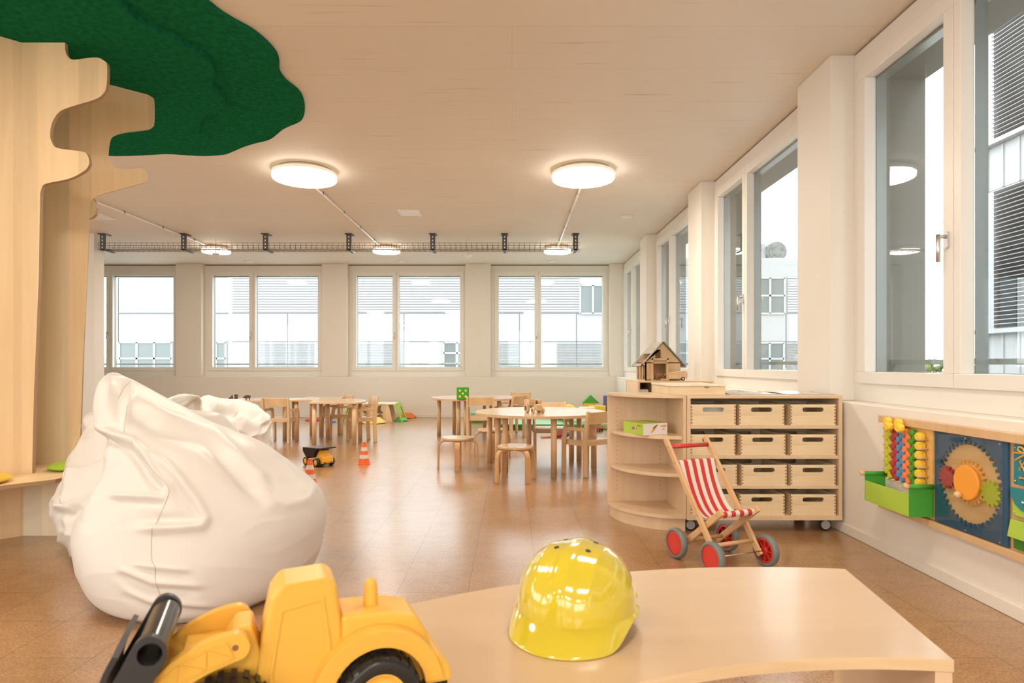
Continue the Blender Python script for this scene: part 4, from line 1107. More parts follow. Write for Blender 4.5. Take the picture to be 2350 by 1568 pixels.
for x in (0.09, -0.085):
    for sy in (-1, 1):
        w_ = MB(); w_.lathe([(0.028, -0.016), (0.038, -0.016), (0.041, -0.010), (0.041, 0.010), (0.038, 0.016), (0.028, 0.016)], n=30, c=(x, sy * 0.080, 0.041), axis='y'); w_.f = w_.f[:-2]; w_.mi = w_.mi[:-2]; w_.sm = w_.sm[:-2]
        w_ = w_.build('wheel', 'rubber', t)
        MB().lathe([(0.0, -0.014), (0.027, -0.014), (0.029, -0.008), (0.029, 0.008), (0.027, 0.014), (0.0, 0.014)], n=24, c=(x, sy * 0.081, 0.041), axis='y').build('wheel_hub', 'yellow', w_)

# stepping stones
def stone(px, py, r, h, mt, lb, sq=0):
    p = atz(px, py, 0)
    t = thing('balance_stone', lb, 'stepping stone', (p.x, p.y, 0), random.uniform(-.5, .5), 'coloured balance stones')
    n = 6 if sq else 3
    q = MB(); R = []
    for rr, z in ((1.0, 0.0), (1.02, 0.012), (0.93, 0.025), (0.50, h), (0.42, h + 0.003), (0, h + 0.003)):
        R.append([(rr * r * cos(2 * pi * k / 36) * (1 + 0.06 * cos(n * 2 * pi * k / 36)), rr * r * sin(2 * pi * k / 36) * (1 + 0.06 * cos(n * 2 * pi * k / 36)), z) for k in range(36)])
    q.grid(R, closed_u=True); q.build('stone', mt, t)
    MB().cyl((0, 0, 0), (0, 0, 0.008), r * 1.01, n=36).build('rubber_edge', 'rubber', t)
M_['stoneyel'] = mat('yellow_stone', (0.85, 0.62, 0.12), 0.5); M_['stoneor'] = mat('orange_stone', (0.85, 0.22, 0.03), 0.5); M_['stonegr'] = mat('green_stone', (0.06, 0.52, 0.15), 0.5)
M_['stonered'] = mat('red_stone', (0.60, 0.06, 0.05), 0.5); M_['stoneblue'] = mat('blue_stone', (0.05, 0.22, 0.62), 0.5)
stone(858, 971.5, 0.20, 0.095, 'stoneyel', 'yellow balance stone in front of the climbing block')
stone(936, 959, 0.145, 0.085, 'stoneor', 'orange balance stone by the back wall', 1)
stone(921, 966.5, 0.115, 0.055, 'stonegr', 'green balance stone between the orange one and the climbing block')
stone(718, 965.5, 0.125, 0.055, 'stonered', 'red balance stone seen between the legs of the left tables')
stone(758, 970, 0.085, 0.045, 'stoneblue', 'blue balance stone seen under the rounded left table')

# climbing block
t = thing('climbing_block', 'low wooden climbing block with bright green trapezoid ends', 'play structure', (-2.39, 11.0, 0))
q = MB(); q.box(-0.44, 0.40, -0.22, 0.22, 0.29, 0.31); q.build('deck', 'plypale', t, bevel=0.003)
q = MB(); q.extr([[(-0.40, 0.0), (0.34, 0.0), (0.28, 0.285), (-0.36, 0.285)], circ(0.13, 0.20, 0.075, 8), circ(0.13, 0.07, 0.06, 8), circ(-0.1, 0.20, 0.075, 8), circ(-0.1, 0.07, 0.06, 8)], -0.20, -0.18, lambda u, v, w_: (u, w_, v)); q.build('side_panel', 'ply', t)
q = MB(); q.extr([[(-0.40, 0.0), (0.34, 0.0), (0.28, 0.285), (-0.36, 0.285)], circ(0.13, 0.20, 0.075, 8), circ(-0.1, 0.20, 0.075, 8)], 0.18, 0.20, lambda u, v, w_: (u, w_, v)); q.build('side_panel', 'ply', t)
for sx in (-1, 1):
    q = MB()
    q.extr([[(-0.24, 0.0), (0.24, 0.0), (0.19, 0.315), (-0.19, 0.315)][::1], [(-0.17, 0.0005), (-0.13, 0.24), (0.13, 0.24), (0.17, 0.0005)]], 0, 0.022, lambda u, v, w_: (sx * (0.46 + w_ - v * 0.35 + 0.04), u, v))
    q.build('end_frame', 'limepaint', t)
    MB().cyl((sx * 0.44, -0.16, 0.12), (sx * 0.44, 0.16, 0.12), 0.012, n=12).build('rung', 'beech', t)

# green mats and foam blocks
def fmat(x0, x1, y0, y1, lb):
    t = thing('floor_mat', lb, 'mat', ((x0 + x1) / 2, (y0 + y1) / 2, 0)); a, b_ = (x1 - x0) / 2, (y1 - y0) / 2
    MB().box(-a, a, -b_, b_, 0.0, 0.074).build('side', 'matside', t, bevel=0.008)
    MB().box(-a + 0.008, a - 0.008, -b_ + 0.008, b_ - 0.008, 0.0742, 0.080).build('top', 'mattop', t, bevel=0.003)
fmat(-0.17, 0.815, 9.46, 10.55, 'left green gym mat on the floor behind the tractor table')
fmat(0.84, 1.80, 9.46, 10.55, 'right green gym mat on the floor behind the tractor table')
t = thing('low_bench', 'low wooden box bench with a green padded top', 'bench', (-0.46, 10.75, 0))
MB().box(-0.24, 0.24, -0.17, 0.17, 0.03, 0.10).build('box', 'beech', t, bevel=0.004)
MB().box(-0.22, 0.22, -0.16, 0.16, 0.0, 0.03).build('plinth', 'matside', t)
MB().box(-0.235, 0.235, -0.165, 0.165, 0.10, 0.165).build('pad', 'mattop', t, bevel=0.012, seg=3)
def fblock(name, lb, x, y, z, sx, sy, sz, mt, rz=0):
    t = thing(name, lb, 'foam block', (x, y, z), rz)
    MB().box(-sx / 2, sx / 2, -sy / 2, sy / 2, 0, sz).build('foam', mt, t, bevel=0.006)
fblock('foam_block', 'upright yellow foam block carrying the green roof block', 1.365, 11.15, 0, 0.21, 0.21, 0.30, 'blockyel')
fblock('foam_block', 'long yellow foam block right of the green roof block', 1.46, 10.82, 0, 0.29, 0.2, 0.272, 'blockyel', radians(-8))
fblock('foam_block', 'violet foam block just left of the round end shelf', 1.655, 10.95, 0, 0.13, 0.13, 0.44, 'purple')
t = thing('foam_roof_block', 'green triangular foam block set like a roof on the yellow block', 'foam block', (1.385, 11.15, 0.30))
MB().extr([[(-0.15, 0), (0.15, 0), (0.0, 0.145)]], -0.1, 0.1, lambda u, v, w_: (u, w_, v)).build('foam', 'blockgreen', t, bevel=0.004)
t = thing('play_ball', 'yellow ball lying on the green mat behind the tractor table', 'ball', (0.905, 10.0, 0.08)); MB().ball((0, 0, 0.132), 0.132, n=32).build('ball', 'blockyel', t)
t = thing('play_ball', 'blue ball mostly hidden behind the yellow ball', 'ball', (0.79, 10.3, 0.08)); MB().ball((0, 0, 0.13), 0.13, n=32).build('ball', 'blue', t)
t = thing('foam_cushion_box', 'white low box on the mat right of the yellow ball', 'box', (1.17, 9.85, 0.08)); MB().box(-0.12, 0.12, -0.08, 0.08, 0, 0.235).build('box', 'white', t, bevel=0.01)
t = thing('rag_doll', 'small rag doll in red and blue lying on the floor behind the tractor table', 'doll', (0.60, 8.45, 0), radians(12))
MB().ball((0.02, 0, 0.035), (0.09, 0.05, 0.034), n=16).build('dress', 'beadred', t)
MB().ball((0.13, 0, 0.04), (0.045, 0.045, 0.04), n=16).build('head', 'navy', t)
q = MB(); q.tube([(-0.05, -0.02, 0.02), (-0.17, -0.03, 0.016), (-0.23, -0.03, 0.014)], [0.016, 0.013, 0.010], n=8); q.tube([(-0.05, 0.02, 0.02), (-0.16, 0.04, 0.016), (-0.21, 0.05, 0.014)], [0.016, 0.013, 0.010], n=8); q.tube([(0.08, -0.04, 0.02), (0.10, -0.12, 0.014)], [0.012, 0.010], n=8)
q.build('limbs', 'skin', t)
t = thing('toy_car', 'small dark green and red toy car near the end shelf', 'toy vehicle', (1.26, 9.20, 0), radians(60))
MB().box(-0.07, 0.07, -0.035, 0.035, 0.02, 0.07).build('body', 'beadred', t, bevel=0.008)
MB().box(-0.04, 0.03, -0.03, 0.03, 0.07, 0.115).build('cab', 'darkgreen', t, bevel=0.01)
for x in (-.045, .045):
    for sy in (-1, 1): MB().cyl((x, sy * .034, .02), (x, sy * .046, .02), .02, n=16).build('wheel', 'rubber', t)

# ================================================================== ROUNDED END SHELF
CX, CY, RA, RB = 1.012, 4.09, 0.395, 0.425
t = thing('rounded_end_shelf', 'quarter-round maple end shelf holding the green and white game box', 'shelf', (CX, CY, 0))
def quarter(sc, n=28):
    return [(0, 0)] + [(-RA * sc * cos(pi / 2 * k / n), -RB * sc * sin(pi / 2 * k / n)) for k in range(n + 1)]
F3 = lambda u, v, w_: (u, v, w_)
MB().extr([quarter(1.0)], 0.776, 0.794, F3).build('top_board', 'mapletop', t, bevel=0.002)
MB().extr([quarter(1.0)], 0.074, 0.094, F3).build('bottom_board', 'mapletop', t, bevel=0.002)
MB().extr([quarter(0.955)], 0.0, 0.073, F3).build('plinth', 'maple', t)
for z in (0.534, 0.314):
    MB().extr([[(max(-0.95 * RA, min(-0.019, x)), min(-0.019, y)) for x, y in quarter(0.955)]], z, z + 0.02, F3).build('shelf_board', 'mapletop', t, bevel=0.002)
MB().box(-RA, -0.018, -0.018, 0, 0.094, 0.776).build('back_panel', 'maple', t)
MB().box(-0.018, 0, -RB, 0, 0.094, 0.776).build('side_panel', 'maple', t, bevel=0.001)
q = MB()
for X in (0.678 - CX, 0.955 - CX):
    for k in range(24):
        z = 0.17 + k * 0.0275
        if z < 0.70: q.cyl((X, -0.019, z), (X, -0.0178, z), 0.0025, n=8)
q.build('peg_hole', 'dark', t)

# ================================================================== DRAWER UNIT
DX0, DX1, DY0, DY1 = 1.014, 1.912, 3.65, 4.10
t = thing('shelf_unit', 'maple shelf unit on castors with twelve wooden boxes', 'shelf', ((DX0 + DX1) / 2, DY0, 0))
ox, oy = (DX0 + DX1) / 2, DY0
def part(name, x0, x1, y0, y1, z0, z1, mt='maple', bv=0.0015): return MB().box(x0 - ox, x1 - ox, y0 - oy, y1 - oy, z0, z1).build(name, mt, t, bevel=bv)
part('top_board', DX0, DX1, DY0, DY1, 0.776, 0.794, 'mapletop')
part('side_panel', DX0, DX0 + 0.02, DY0, DY1, 0.098, 0.776); part('side_panel', DX1 - 0.02, DX1, DY0, DY1, 0.098, 0.776)
part('back_panel', DX0 + 0.02, DX1 - 0.02, DY1 - 0.01, DY1, 0.098, 0.776)
part('bottom_board', DX0, DX1, DY0, DY1, 0.071, 0.098)
for z0, z1 in ((0.600, 0.620), (0.4255, 0.4457), (0.2515, 0.2697)): part('shelf_board', DX0 + 0.02, DX1 - 0.02, DY0 + 0.005, DY1 - 0.01, z0, z1)
def castor(x, y):
    c_ = MB()
    c_.lathe([(0.0, -0.011), (0.026, -0.011), (0.034, -0.007), (0.035, 0.0), (0.034, 0.007), (0.026, 0.011), (0.0, 0.011)], n=32, c=(x - ox, y - oy, 0.035), axis='y', mi=0)
    c_.cyl((x - ox, y - oy - 0.0125, 0.035), (x - ox, y - oy - 0.011, 0.035), 0.026, n=28, mi=1)
    c_ = c_.build('castor_wheel', ['rubber', 'castor'], t)
    MB().box(x - ox - 0.018, x - ox + 0.03, y - oy - 0.008 + 0.022, y - oy + 0.030, 0.03, 0.071).build('castor_fork', 'castor', c_)
for x, y in ((1.045, 3.70), (1.835, 3.70), (1.045, 4.03), (1.835, 4.03)): castor(x, y)
def make_box():
    W, H, L, th = 0.262, 0.120, 0.36, 0.012
    r_ = thing('wooden_box', '', 'box')
    q = MB(); jw = H / 13.0
    slot = rrect(-0.062, 0.062, H - 0.043, H - 0.017, 0.012)
    q.extr([[(-W / 2, 0), (W / 2, 0), (W / 2, H), (-W / 2, H)], slot], 0, th, lambda u, v, w_: (u, w_, v))
    q.extr([[(-W / 2, 0), (W / 2, 0), (W / 2, H), (-W / 2, H)], slot], L - th, L, lambda u, v, w_: (u, w_, v))
    q.box(-W / 2, -W / 2 + th, th, L - th, 0, H); q.box(W / 2 - th, W / 2, th, L - th, 0, H); q.box(-W / 2 + th, W / 2 - th, th, L - th, 0.004, 0.012)
    q.build('box_body', 'pine', r_)
    for sx in (-1, 1):
        q = MB()
        for k in range(1, 13, 2):
            x0, x1 = sorted((sx * (W / 2 + 0.0003), sx * (W / 2 - 0.0095)))
            q.box(x0, x1, -0.0004, 0.0006, k * jw, (k + 1) * jw)
        for k in range(0, 13, 2):
            x0, x1 = sorted((sx * (W / 2 + 0.0005), sx * (W / 2 - 0.001))); q.box(x0, x1, 0.0, th, k * jw, (k + 1) * jw)
        q.build('finger_joint', 'joint', r_)
    return r_
cols = ['left', 'middle', 'right']; rows = ['top', 'second', 'third', 'bottom']
zs = [0.6205, 0.4462, 0.2702, 0.0985]; xs = [(1.168, 1.449, 1.748), (1.166, 1.455, 1.748), (1.176, 1.462, 1.746), (1.166, 1.452, 1.748)]
b0 = make_box(); first = True
for r in range(4):
    for c in range(3):
        o = b0 if first else copy_tree(b0); first = False
        place(o, (xs[r][c], DY0 + 0.008 + random.uniform(0, .006), zs[r]), random.uniform(-.006, .006), 'pine box with slot handle, %s column of the %s row in the shelf unit' % (cols[c], rows[r]), 'pine boxes in the shelf unit')
tb = thing('white_folder', 'white sheet standing inside the top left pine box', 'folder', (1.168, 3.72, 0.634)); MB().box(-0.10, 0.10, 0, 0.004, 0, 0.092).build('sheet', 'white', tb)

# game box
A = Vector((0.78, 3.70, 0)); gl = 0.215; gw = 0.170; gh = 0.068
ang = atan2(0.065, 0.16)
t = thing('game_box', 'green and white cardboard game box on the upper curved shelf', 'box', (0.775, 3.725, 0.5545), ang)
q = MB(); q.box(0, gw, 0, gl, 0, gh, 1); q.box(-0.0006, 0, 0, gl, 0, gh, 0); q.box(-0.0006, gw * .02, 0, gl, gh, gh + 0.0006, 0)
q.build('carton', ['boxgreen', 'boxwhite'], t)
q = MB(); q.box(0, gw, 0, gl, gh, gh + 0.0005); q.build('lid_print', 'boxgreen', t)
TF = Matrix.Rotation(pi / 2, 4, 'X')
def onfront(x, z): return Matrix.Translation((x, -0.0006, z)) @ TF
def onleft(y, z): return Matrix.Translation((-0.0012, y, z)) @ Matrix.Rotation(-pi / 2, 4, 'Z') @ TF
text_mesh('HABA', 0.017, 'logo', 'red', t, onfront(0.143, 0.050)); text_mesh('HABA', 0.017, 'logo', 'red', t, onleft(0.045, 0.052))
q = MB(); colr = ['red', 'blue', 'blockyel', 'limepaint', 'orange']
for i in range(5):
    q.extr([[(0.055 + i * 0.004, 0.020 + i * 0.007 - 0.008), (0.085 + i * 0.004, 0.038 + i * 0.006 - 0.006), (0.085 + i * 0.004, 0.044 + i * 0.006 - 0.006), (0.055 + i * 0.004, 0.027 + i * 0.007 - 0.008)]], 0, 0.0006, lambda u, v, w_: (u, -w_, v), mi=[4, 2, 3, 1, 0][i])
q.build('printed_picture', colr, t)
q = MB(); q.box(-0.0012, -0.0005, 0.085, 0.125, 0.018, 0.050, 0); q.box(-0.0014, -0.0012, 0.092, 0.106, 0.024, 0.044, 1); q.box(-0.0014, -0.0012, 0.108, 0.120, 0.026, 0.040, 2); q.box(-0.0012, -0.0005, 0.068, 0.076, 0.030, 0.038, 2)
q.build('printed_picture', ['rawwood', 'blue', 'red'], t)
q = MB(); q.box(0.135, 0.150, -0.0008, 0, 0.029, 0.034); q.build('price_mark', 'orange', t)

# wooden case, papers
t = thing('wooden_case', 'flat pale wooden case with hinged lid on top of the shelves', 'case', (0.93, 3.70, 0.794), radians(1.5))
MB().box(0, 0.325, 0, 0.45, 0, 0.047).build('case_body', 'pine', t, bevel=0.002)
MB().box(-0.003, 0.328, -0.003, 0.453, 0.049, 0.061).build('lid', 'plypale', t, bevel=0.002)
MB().box(0.20, 0.225, -0.005, -0.002, 0.044, 0.049).build('clasp', 'dark', t)
def sheet(x0, x1, y0, y1, z, lb, name, wav):
    t = thing(name, lb, 'paper', ((x0 + x1) / 2, (y0 + y1) / 2, z)); W, D = (x1 - x0) / 2, (y1 - y0) / 2; P = []
    for i in range(13):
        P.append([(-W + 2 * W * k / 16, -D + 2 * D * i / 12, 0.004 + wav * (0.5 + 0.5 * sin(k * 0.55 + i * 0.3)) * (i / 12)) for k in range(17)])
    q = MB(); q.grid(P); q.build('printed_sheet', 'print', t, solid=0.001)
    q = MB(); q.box(-W, W, -D, D, 0.0, 0.0025); q.build('cover', 'paper', t)
sheet(1.285, 1.58, 3.70, 4.02, 0.794, 'open picture sheet lying beside the wooden case', 'picture_book', 0.012)
sheet(1.60, 1.90, 3.685, 4.0, 0.794, 'picture sheet at the window end of the shelf top', 'picture_book', 0.010)

# ================================================================== REAR LOW SHELF WITH BARN
t = thing('cubby_shelf', 'low cubby shelf behind, carrying the wooden toy barn', 'shelf', (1.55, 6.0, 0))
SX0, SX1, SY = 1.198 - 1.55, 1.92 - 1.55, 0.62
MB().box(SX0, SX1, 0, SY, 0.802, 0.82).build('top_board', 'mapletop', t, bevel=0.002)
MB().box(SX0, SX1, 0, SY, 0.0, 0.06).build('plinth', 'maple', t)
for x in (SX0, -0.20, 0.07, SX1 - 0.018): MB().box(x, x + 0.018, 0, SY, 0.06, 0.802).build('divider', 'maple', t)
MB().box(SX0, SX1, SY - 0.01, SY, 0.06, 0.80).build('back_panel', 'maple', t)
for z in (0.56, 0.31): MB().box(SX0 + 0.018, SX1 - 0.018, 0.004, SY - 0.01, z, z + 0.018).build('shelf_board', 'maple', t)
tb = thing('storage_tub', 'white tub in the upper left opening of the low cubby shelf', 'tub', (1.28, 6.12, 0.579)); MB().box(-0.045, 0.045, 0, 0.2, 0, 0.155).build('tub', 'white', tb, bevel=0.008)
BX, BY, BZ = 1.475, 6.17, 0.82
barn = thing('toy_barn', 'wooden toy barn with grey pitched roof on the low shelf', 'dollhouse', (BX, BY, BZ))
hw, ev, rd, L = 0.172, 0.175, 0.375, 0.42
def gable(y0, y1, holes, name):
    MB().extr([[(-hw, 0), (hw, 0), (hw, ev), (0, rd - 0.012), (-hw, ev)]] + holes, y0, y1, lambda u, v, w_: (u, w_, v)).build(name, 'rawwood', barn)
gable(0, 0.01, [[(-0.075, 0.215), (-0.02, 0.215), (-0.02, 0.30), (-0.075, 0.30)], [(-0.10, 0.002), (0.03, 0.002), (0.03, 0.165), (-0.10, 0.165)]], 'front_wall')
gable(L - 0.01, L, [], 'rear_wall')
MB().box(hw - 0.008, hw, 0.01, L - 0.01, 0, ev).build('side_wall', 'rawwood', barn)
q = MB(); 
for y in (0.0, 0.14, 0.27, L - 0.02): q.box(-hw, -hw + 0.012, y, y + 0.02, 0, ev)
q.box(-hw, -hw + 0.012, 0, L, ev - 0.025, ev); q.build('post', 'rawwood', barn)
MB().box(-hw, hw, 0, L, 0.168, 0.176).build('loft_floor', 'rawwood', barn)
MB().box(-hw, hw, 0, L, 0.0, 0.006).build('floor_board', 'rawwood', barn)
ex, ez = hw + 0.045, ev - 0.042
dl = sqrt(ex ** 2 + (rd - ez) ** 2)
def slope(u, y, w_, s_): # u 0 at ridge .. 1 at eave
    nx, nz = (rd - ez) / dl * s_, ex / dl
    return (s_ * ex * u + nx * w_, y, rd + (ez - rd) * u + nz * w_)
for s_, u0, u1, y0, y1 in ((1, 0, 1, -0.03, L + 0.03), (-1, 0, 0.48, -0.03, L + 0.03), (-1, 0.48, 1, -0.03, 0.015), (-1, 0.48, 1, L - 0.02, L + 0.03), (-1, 0.90, 1, -0.03, L + 0.03)):
    vs = [slope(u, y, w_, s_) for w_ in (0, 0.009) for u, y in ((u0, y0), (u1, y0), (u1, y1), (u0, y1))]
    MB().add(vs, [(0, 3, 2, 1), (4, 5, 6, 7), (0, 1, 5, 4), (1, 2, 6, 5), (2, 3, 7, 6), (3, 0, 4, 7)]).build('roof_panel', 'roofgrey' , barn)
q = MB(); 
for x in (-0.112, 0.034): q.box(x - 0.008, x + 0.008, -0.055, -0.040, 0, 0.215)
q.box(-0.12, 0.042, -0.055, -0.040, 0.200, 0.215); q.box(-0.12, 0.042, -0.055, -0.040, 0.165, 0.175)
for x in (-0.112, 0.034): q.box(x - 0.006, x + 0.006, -0.045, 0.0, 0.165, 0.175); q.box(x - 0.006, x + 0.006, -0.045, 0.0, 0.200, 0.21)
q.build('balcony_frame', 'rawwood', barn, bevel=0.001)
t = thing('toy_horse', 'brown toy horse standing in the doorway of the wooden barn', 'toy animal', (1.435, 6.135, 0.82))
q = MB(); q.tube([(-0.034, 0, 0.058), (0.0, 0, 0.056), (0.03, 0, 0.060)], [0.014, 0.016, 0.014], n=12); q.tube([(-0.03, 0, 0.06), (-0.044, 0, 0.082), (-0.052, 0, 0.080)], [0.011, 0.008, 0.006], n=10)
for x, y in ((-.028, .007), (-.028, -.007), (.028, .007), (.028, -.007)): q.cyl((x, y, 0.05), (x, y, 0), 0.006, 0.004, n=8)
q.tube([(0.038, 0, 0.062), (0.048, 0, 0.04), (0.046, 0, 0.02)], [0.005, 0.005, 0.003], n=8); q.build('horse_body', 'brown', t)
for x, y, mt, lb in ((1.335, 6.27, 'brown', 'small brown toy figure at the front inside the open side of the barn'), (1.34, 6.45, 'navy', 'small dark toy figure deeper inside the open side of the barn'), (1.505, 6.20, 'navy', 'tiny dark toy figure right of the horse in the barn doorway')):
    t = thing('toy_figure', lb, 'toy figure', (x, y, 0.826)); MB().cyl((0, 0, 0), (0, 0, 0.04), 0.013, 0.009, n=12).build('torso', mt, t); MB().ball((0, 0, 0.05), 0.012, n=12).build('head', 'skin', t)
t = thing('toy_trailer', 'small wooden toy horse trailer with black wheels beside the barn door', 'toy vehicle', (1.60, 6.09, 0.82), radians(-8))
q = MB(); q.extr([smoothpts([(-0.085, 0.018), (-0.085, 0.075), (-0.06, 0.080), (0.06, 0.098), (0.082, 0.092), (0.088, 0.05), (0.085, 0.02)], 1)], -0.032, 0.032, lambda u, v, w_: (u, w_, v)); q.build('box', 'rawwood', t, bevel=0.003)
q = MB(); q.box(-0.16, -0.08, -0.008, 0.008, 0.006, 0.018); q.build('tow_bar', 'rawwood', t)
for sy in (-1, 1):
    w_ = MB().cyl((0.045, sy * 0.034, 0.018), (0.045, sy * 0.044, 0.018), 0.018, n=24).build('wheel', 'rubber', t); MB().cyl((0.045, sy * 0.044, 0.018), (0.045, sy * 0.0455, 0.018), 0.009, n=16).build('wheel_hub', 'rawwood', w_)

# ================================================================== ACTIVITY WALL
WX = 1.93
def WF(base): return lambda u, v, w_: (base - w_ - WX, u - 2.7, v)
t = thing('wall_play_panel', 'long wooden rail panel fixed low on the right wall', 'wall panel', (WX, 2.7, 0))
MB().extr([[(1.9, 0.25), (3.245, 0.25), (3.245, 0.70), (1.9, 0.70)]], 0, 0.018, WF(WX)).build('back_board', 'yelpanel' if 'yelpanel' in M_ else 'beechtop', t)
for z0, z1 in ((0.676, 0.712), (0.238, 0.268)):
    MB().box(-0.045, 0, 1.9 - 2.7, 3.25 - 2.7, z0, z1).build('rail', 'beech', t, bevel=0.002)
# bead board
t = thing('bead_board', 'activity board with five zigzag columns of coloured wooden beads', 'activity board', (WX - 0.018, 3.04, 0.27))
L0 = Vector((WX - 0.018, 3.04, 0.27))
M_['beadplate'] = wood('yellow_tinted_plate', (0.85, 0.52, 0.16), (0.78, 0.45, 0.13), (3, 3, 12), 0.4)
MB().box(-0.008, 0, -0.19, 0.185, 0.0, 0.405).build('plate', 'beadplate', t, bevel=0.002)
bead = None
def bead_mesh(r, d):
    q = MB(); n = 8
    ring = lambda rr, x: [(x, rr * cos(2 * pi * (k + .5) / n), rr * sin(2 * pi * (k + .5) / n)) for k in range(n)]
    q.grid([ring(0.0001, 0), ring(r * .8, 0), ring(r, -d * .25), ring(r, -d * .7), ring(r * .8, -d), ring(0.0001, -d)], closed_u=True, smooth=False)
    return q
proto = {}
def put_bead(mt, y, z, r=0.0185, d=0.026, x=-0.010, par=None, rx=0):
    key = (mt, r, d)
    if key not in proto: o = bead_mesh(r, d).build('bead', mt, t, bevel=0.002); proto[key] = o
    else: o = proto[key].copy(); COL.objects.link(o); o.parent = t
    o.location = (x, y - L0.y, z - L0.z); o.rotation_euler = (rx, 0, 0)
for mt, yc_ in (('beadlime', 3.155), ('beadred', 3.107), ('beadblue', 3.059), ('beadorange', 3.011), ('beadgreen', 2.963)):
    for k in range(12):
        put_bead(mt, yc_ + (0.013 if k % 2 else -0.013), 0.420 + k * 0.0208)
for k in range(6): MB().cyl((-0.012, 0.162, 0.175 + k * 0.041), (-0.030, 0.162, 0.175 + k * 0.041), 0.004, n=10).build('peg', 'beech', t)
for k in range(5): MB().cyl((-0.01, -0.152, 0.188 + k * 0.0425), (-0.056, -0.152, 0.188 + k * 0.0425), 0.0055, n=12).build('peg', 'beech', t)
for k, yy in enumerate((3.15, 3.10, 3.052, 3.005, 2.955)): MB().cyl((-0.01, yy - L0.y, 0.135), (-0.046, yy - L0.y, 0.135), 0.005, n=10).build('peg', 'beech', t)
for k in range(6): put_bead('beadyellow', 2.914, 0.4265 + k * 0.0425, 0.0215, 0.034)
for y, z, x in ((3.150, 0.672, -0.02), (3.125, 0.690, -0.035), (3.100, 0.667, -0.045), (3.062, 0.668, -0.02), (3.040, 0.690, -0.035), (3.012, 0.668, -0.045)): put_bead('beadyellow', y, z, 0.0225, 0.03, x)
# fabric basket
t = thing('fabric_basket', 'green and lime fabric basket with wooden ball knobs below the beads', 'basket', (WX - 0.028, 3.03, 0.28))
bx0, bx1, by0, by1 = -0.108, 0.0, -0.18, 0.177
MB().box(bx0, bx0 + 0.003, by0, by1, 0.006, 0.105).build('front_panel', 'lime', t, bevel=0.001)
MB().box(bx0, bx1, by0, by1, 0.003, 0.006).build('bottom_panel', 'lime', t)
MB().box(bx1 - 0.006, bx1 - 0.003, by0, by1, 0.006, 0.12).build('inner_lining', 'paper', t)
MB().box(bx0 + 0.003, bx0 + 0.005, by0 + 0.003, by1 - 0.003, 0.006, 0.104).build('inner_lining', 'paper', t)
for y, s_ in ((by0, -1), (by1, 1)):
    MB().box(bx0, bx1, y - 0.003, y + 0.003, 0.004, 0.140).build('side_panel', 'green', t, bevel=0.001)
    r_ = MB().cyl((bx0 - 0.003, y, 0.140), (bx1, y, 0.140), 0.011, n=16).build('rod_sleeve', 'green', t)
    MB().ball((bx0 - 0.012, y, 0.142), 0.0145, n=20).build('ball_knob', 'beech', t)
# gear board
t = thing('gear_board', 'dark blue gear board with red, orange and lime wheels under clear acrylic', 'activity board', (WX - 0.018, 2.62, 0.27))
GW = lambda x0: (lambda u, v, w_: (x0 - w_, u, v))
MB().box(-0.006, 0, -0.205, 0.207, 0.004, 0.405).build('wood_panel', 'gearwood', t)
MB().extr([[(-0.207, 0.002), (0.209, 0.002), (0.209, 0.407), (-0.207, 0.407)], gear(0, 0.207, 0.180, 0.162, 40)], 0.006, 0.016, lambda u, v, w_: (-w_, u, v)).build('blue_plate', 'navy', t)
MB().extr([gear(-0.005, 0.212, 0.092, 0.078, 24)], 0.008, 0.018, lambda u, v, w_: (-w_, u, v)).build('gear', 'geararms', t)
MB().extr([gear(0.128, 0.212, 0.049, 0.038, 12)], 0.008, 0.020, lambda u, v, w_: (-w_, u, v)).build('gear', 'beadred', t)
MB().extr([gear(-0.122, 0.190, 0.052, 0.040, 12)], 0.008, 0.020, lambda u, v, w_: (-w_, u, v)).build('gear', 'beadlime', t)
MB().extr([[(-0.196, 0.004), (0.207, 0.004), (0.207, 0.405), (-0.196, 0.405)], circ(-0.005, 0.212, 0.074, 40)], 0.026, 0.029, lambda u, v, w_: (-w_, u, v)).build('acrylic_cover', 'acrylic', t)
q = MB().cyl((-0.020, -0.005, 0.212), (-0.034, -0.005, 0.212), 0.071, n=48).build('turning_disc', 'gearorange', t, bevel=0.002)
MB().ball((-0.046, 0.022, 0.157), 0.0145, n=20).build('knob', 'beech', t)
q = MB()
for y in (-0.185, 0.0, 0.197):
    for z in (0.014, 0.205, 0.395):
        if y == 0.0 and z == 0.205: continue
        q.cyl((-0.029, y, z), (-0.031, y, z), 0.003, n=10)
q.build('screw', 'steel', t)
# lacing board and pouches
t = thing('lacing_board', 'teal fabric lacing patch with orange bow at the right picture edge', 'activity board', (WX - 0.018, 2.3, 0.52))
MB().box(-0.010, 0, -0.09, 0.094, 0.0, 0.15).build('fabric_patch', 'teal', t, bevel=0.003)
MB().box(-0.014, -0.010, -0.09, 0.035, 0.002, 0.148).build('fabric_flap', 'teal', t, bevel=0.002)
q = MB()
for z in (0.028, 0.060, 0.090): q.tube([(-0.012, 0.06 + 0.005 * cos(a), z + 0.005 * sin(a)) for a in [k * pi / 6 for k in range(12)]], 0.0013, n=6, closed=True)
q.build('eyelet', 'steel', t)
q = MB(); q.tube([(-0.012, 0.06, 0.09), (-0.020, 0.03, 0.06), (-0.016, 0.0, 0.03)], 0.003, n=8); q.tube([(-0.012, 0.06, 0.06), (-0.020, 0.03, 0.09), (-0.016, 0.0, 0.11)], 0.003, n=8); q.tube([(-0.012, 0.06, 0.028), (-0.020, 0.03, 0.03), (-0.016, 0.0, 0.05)], 0.003, n=8)
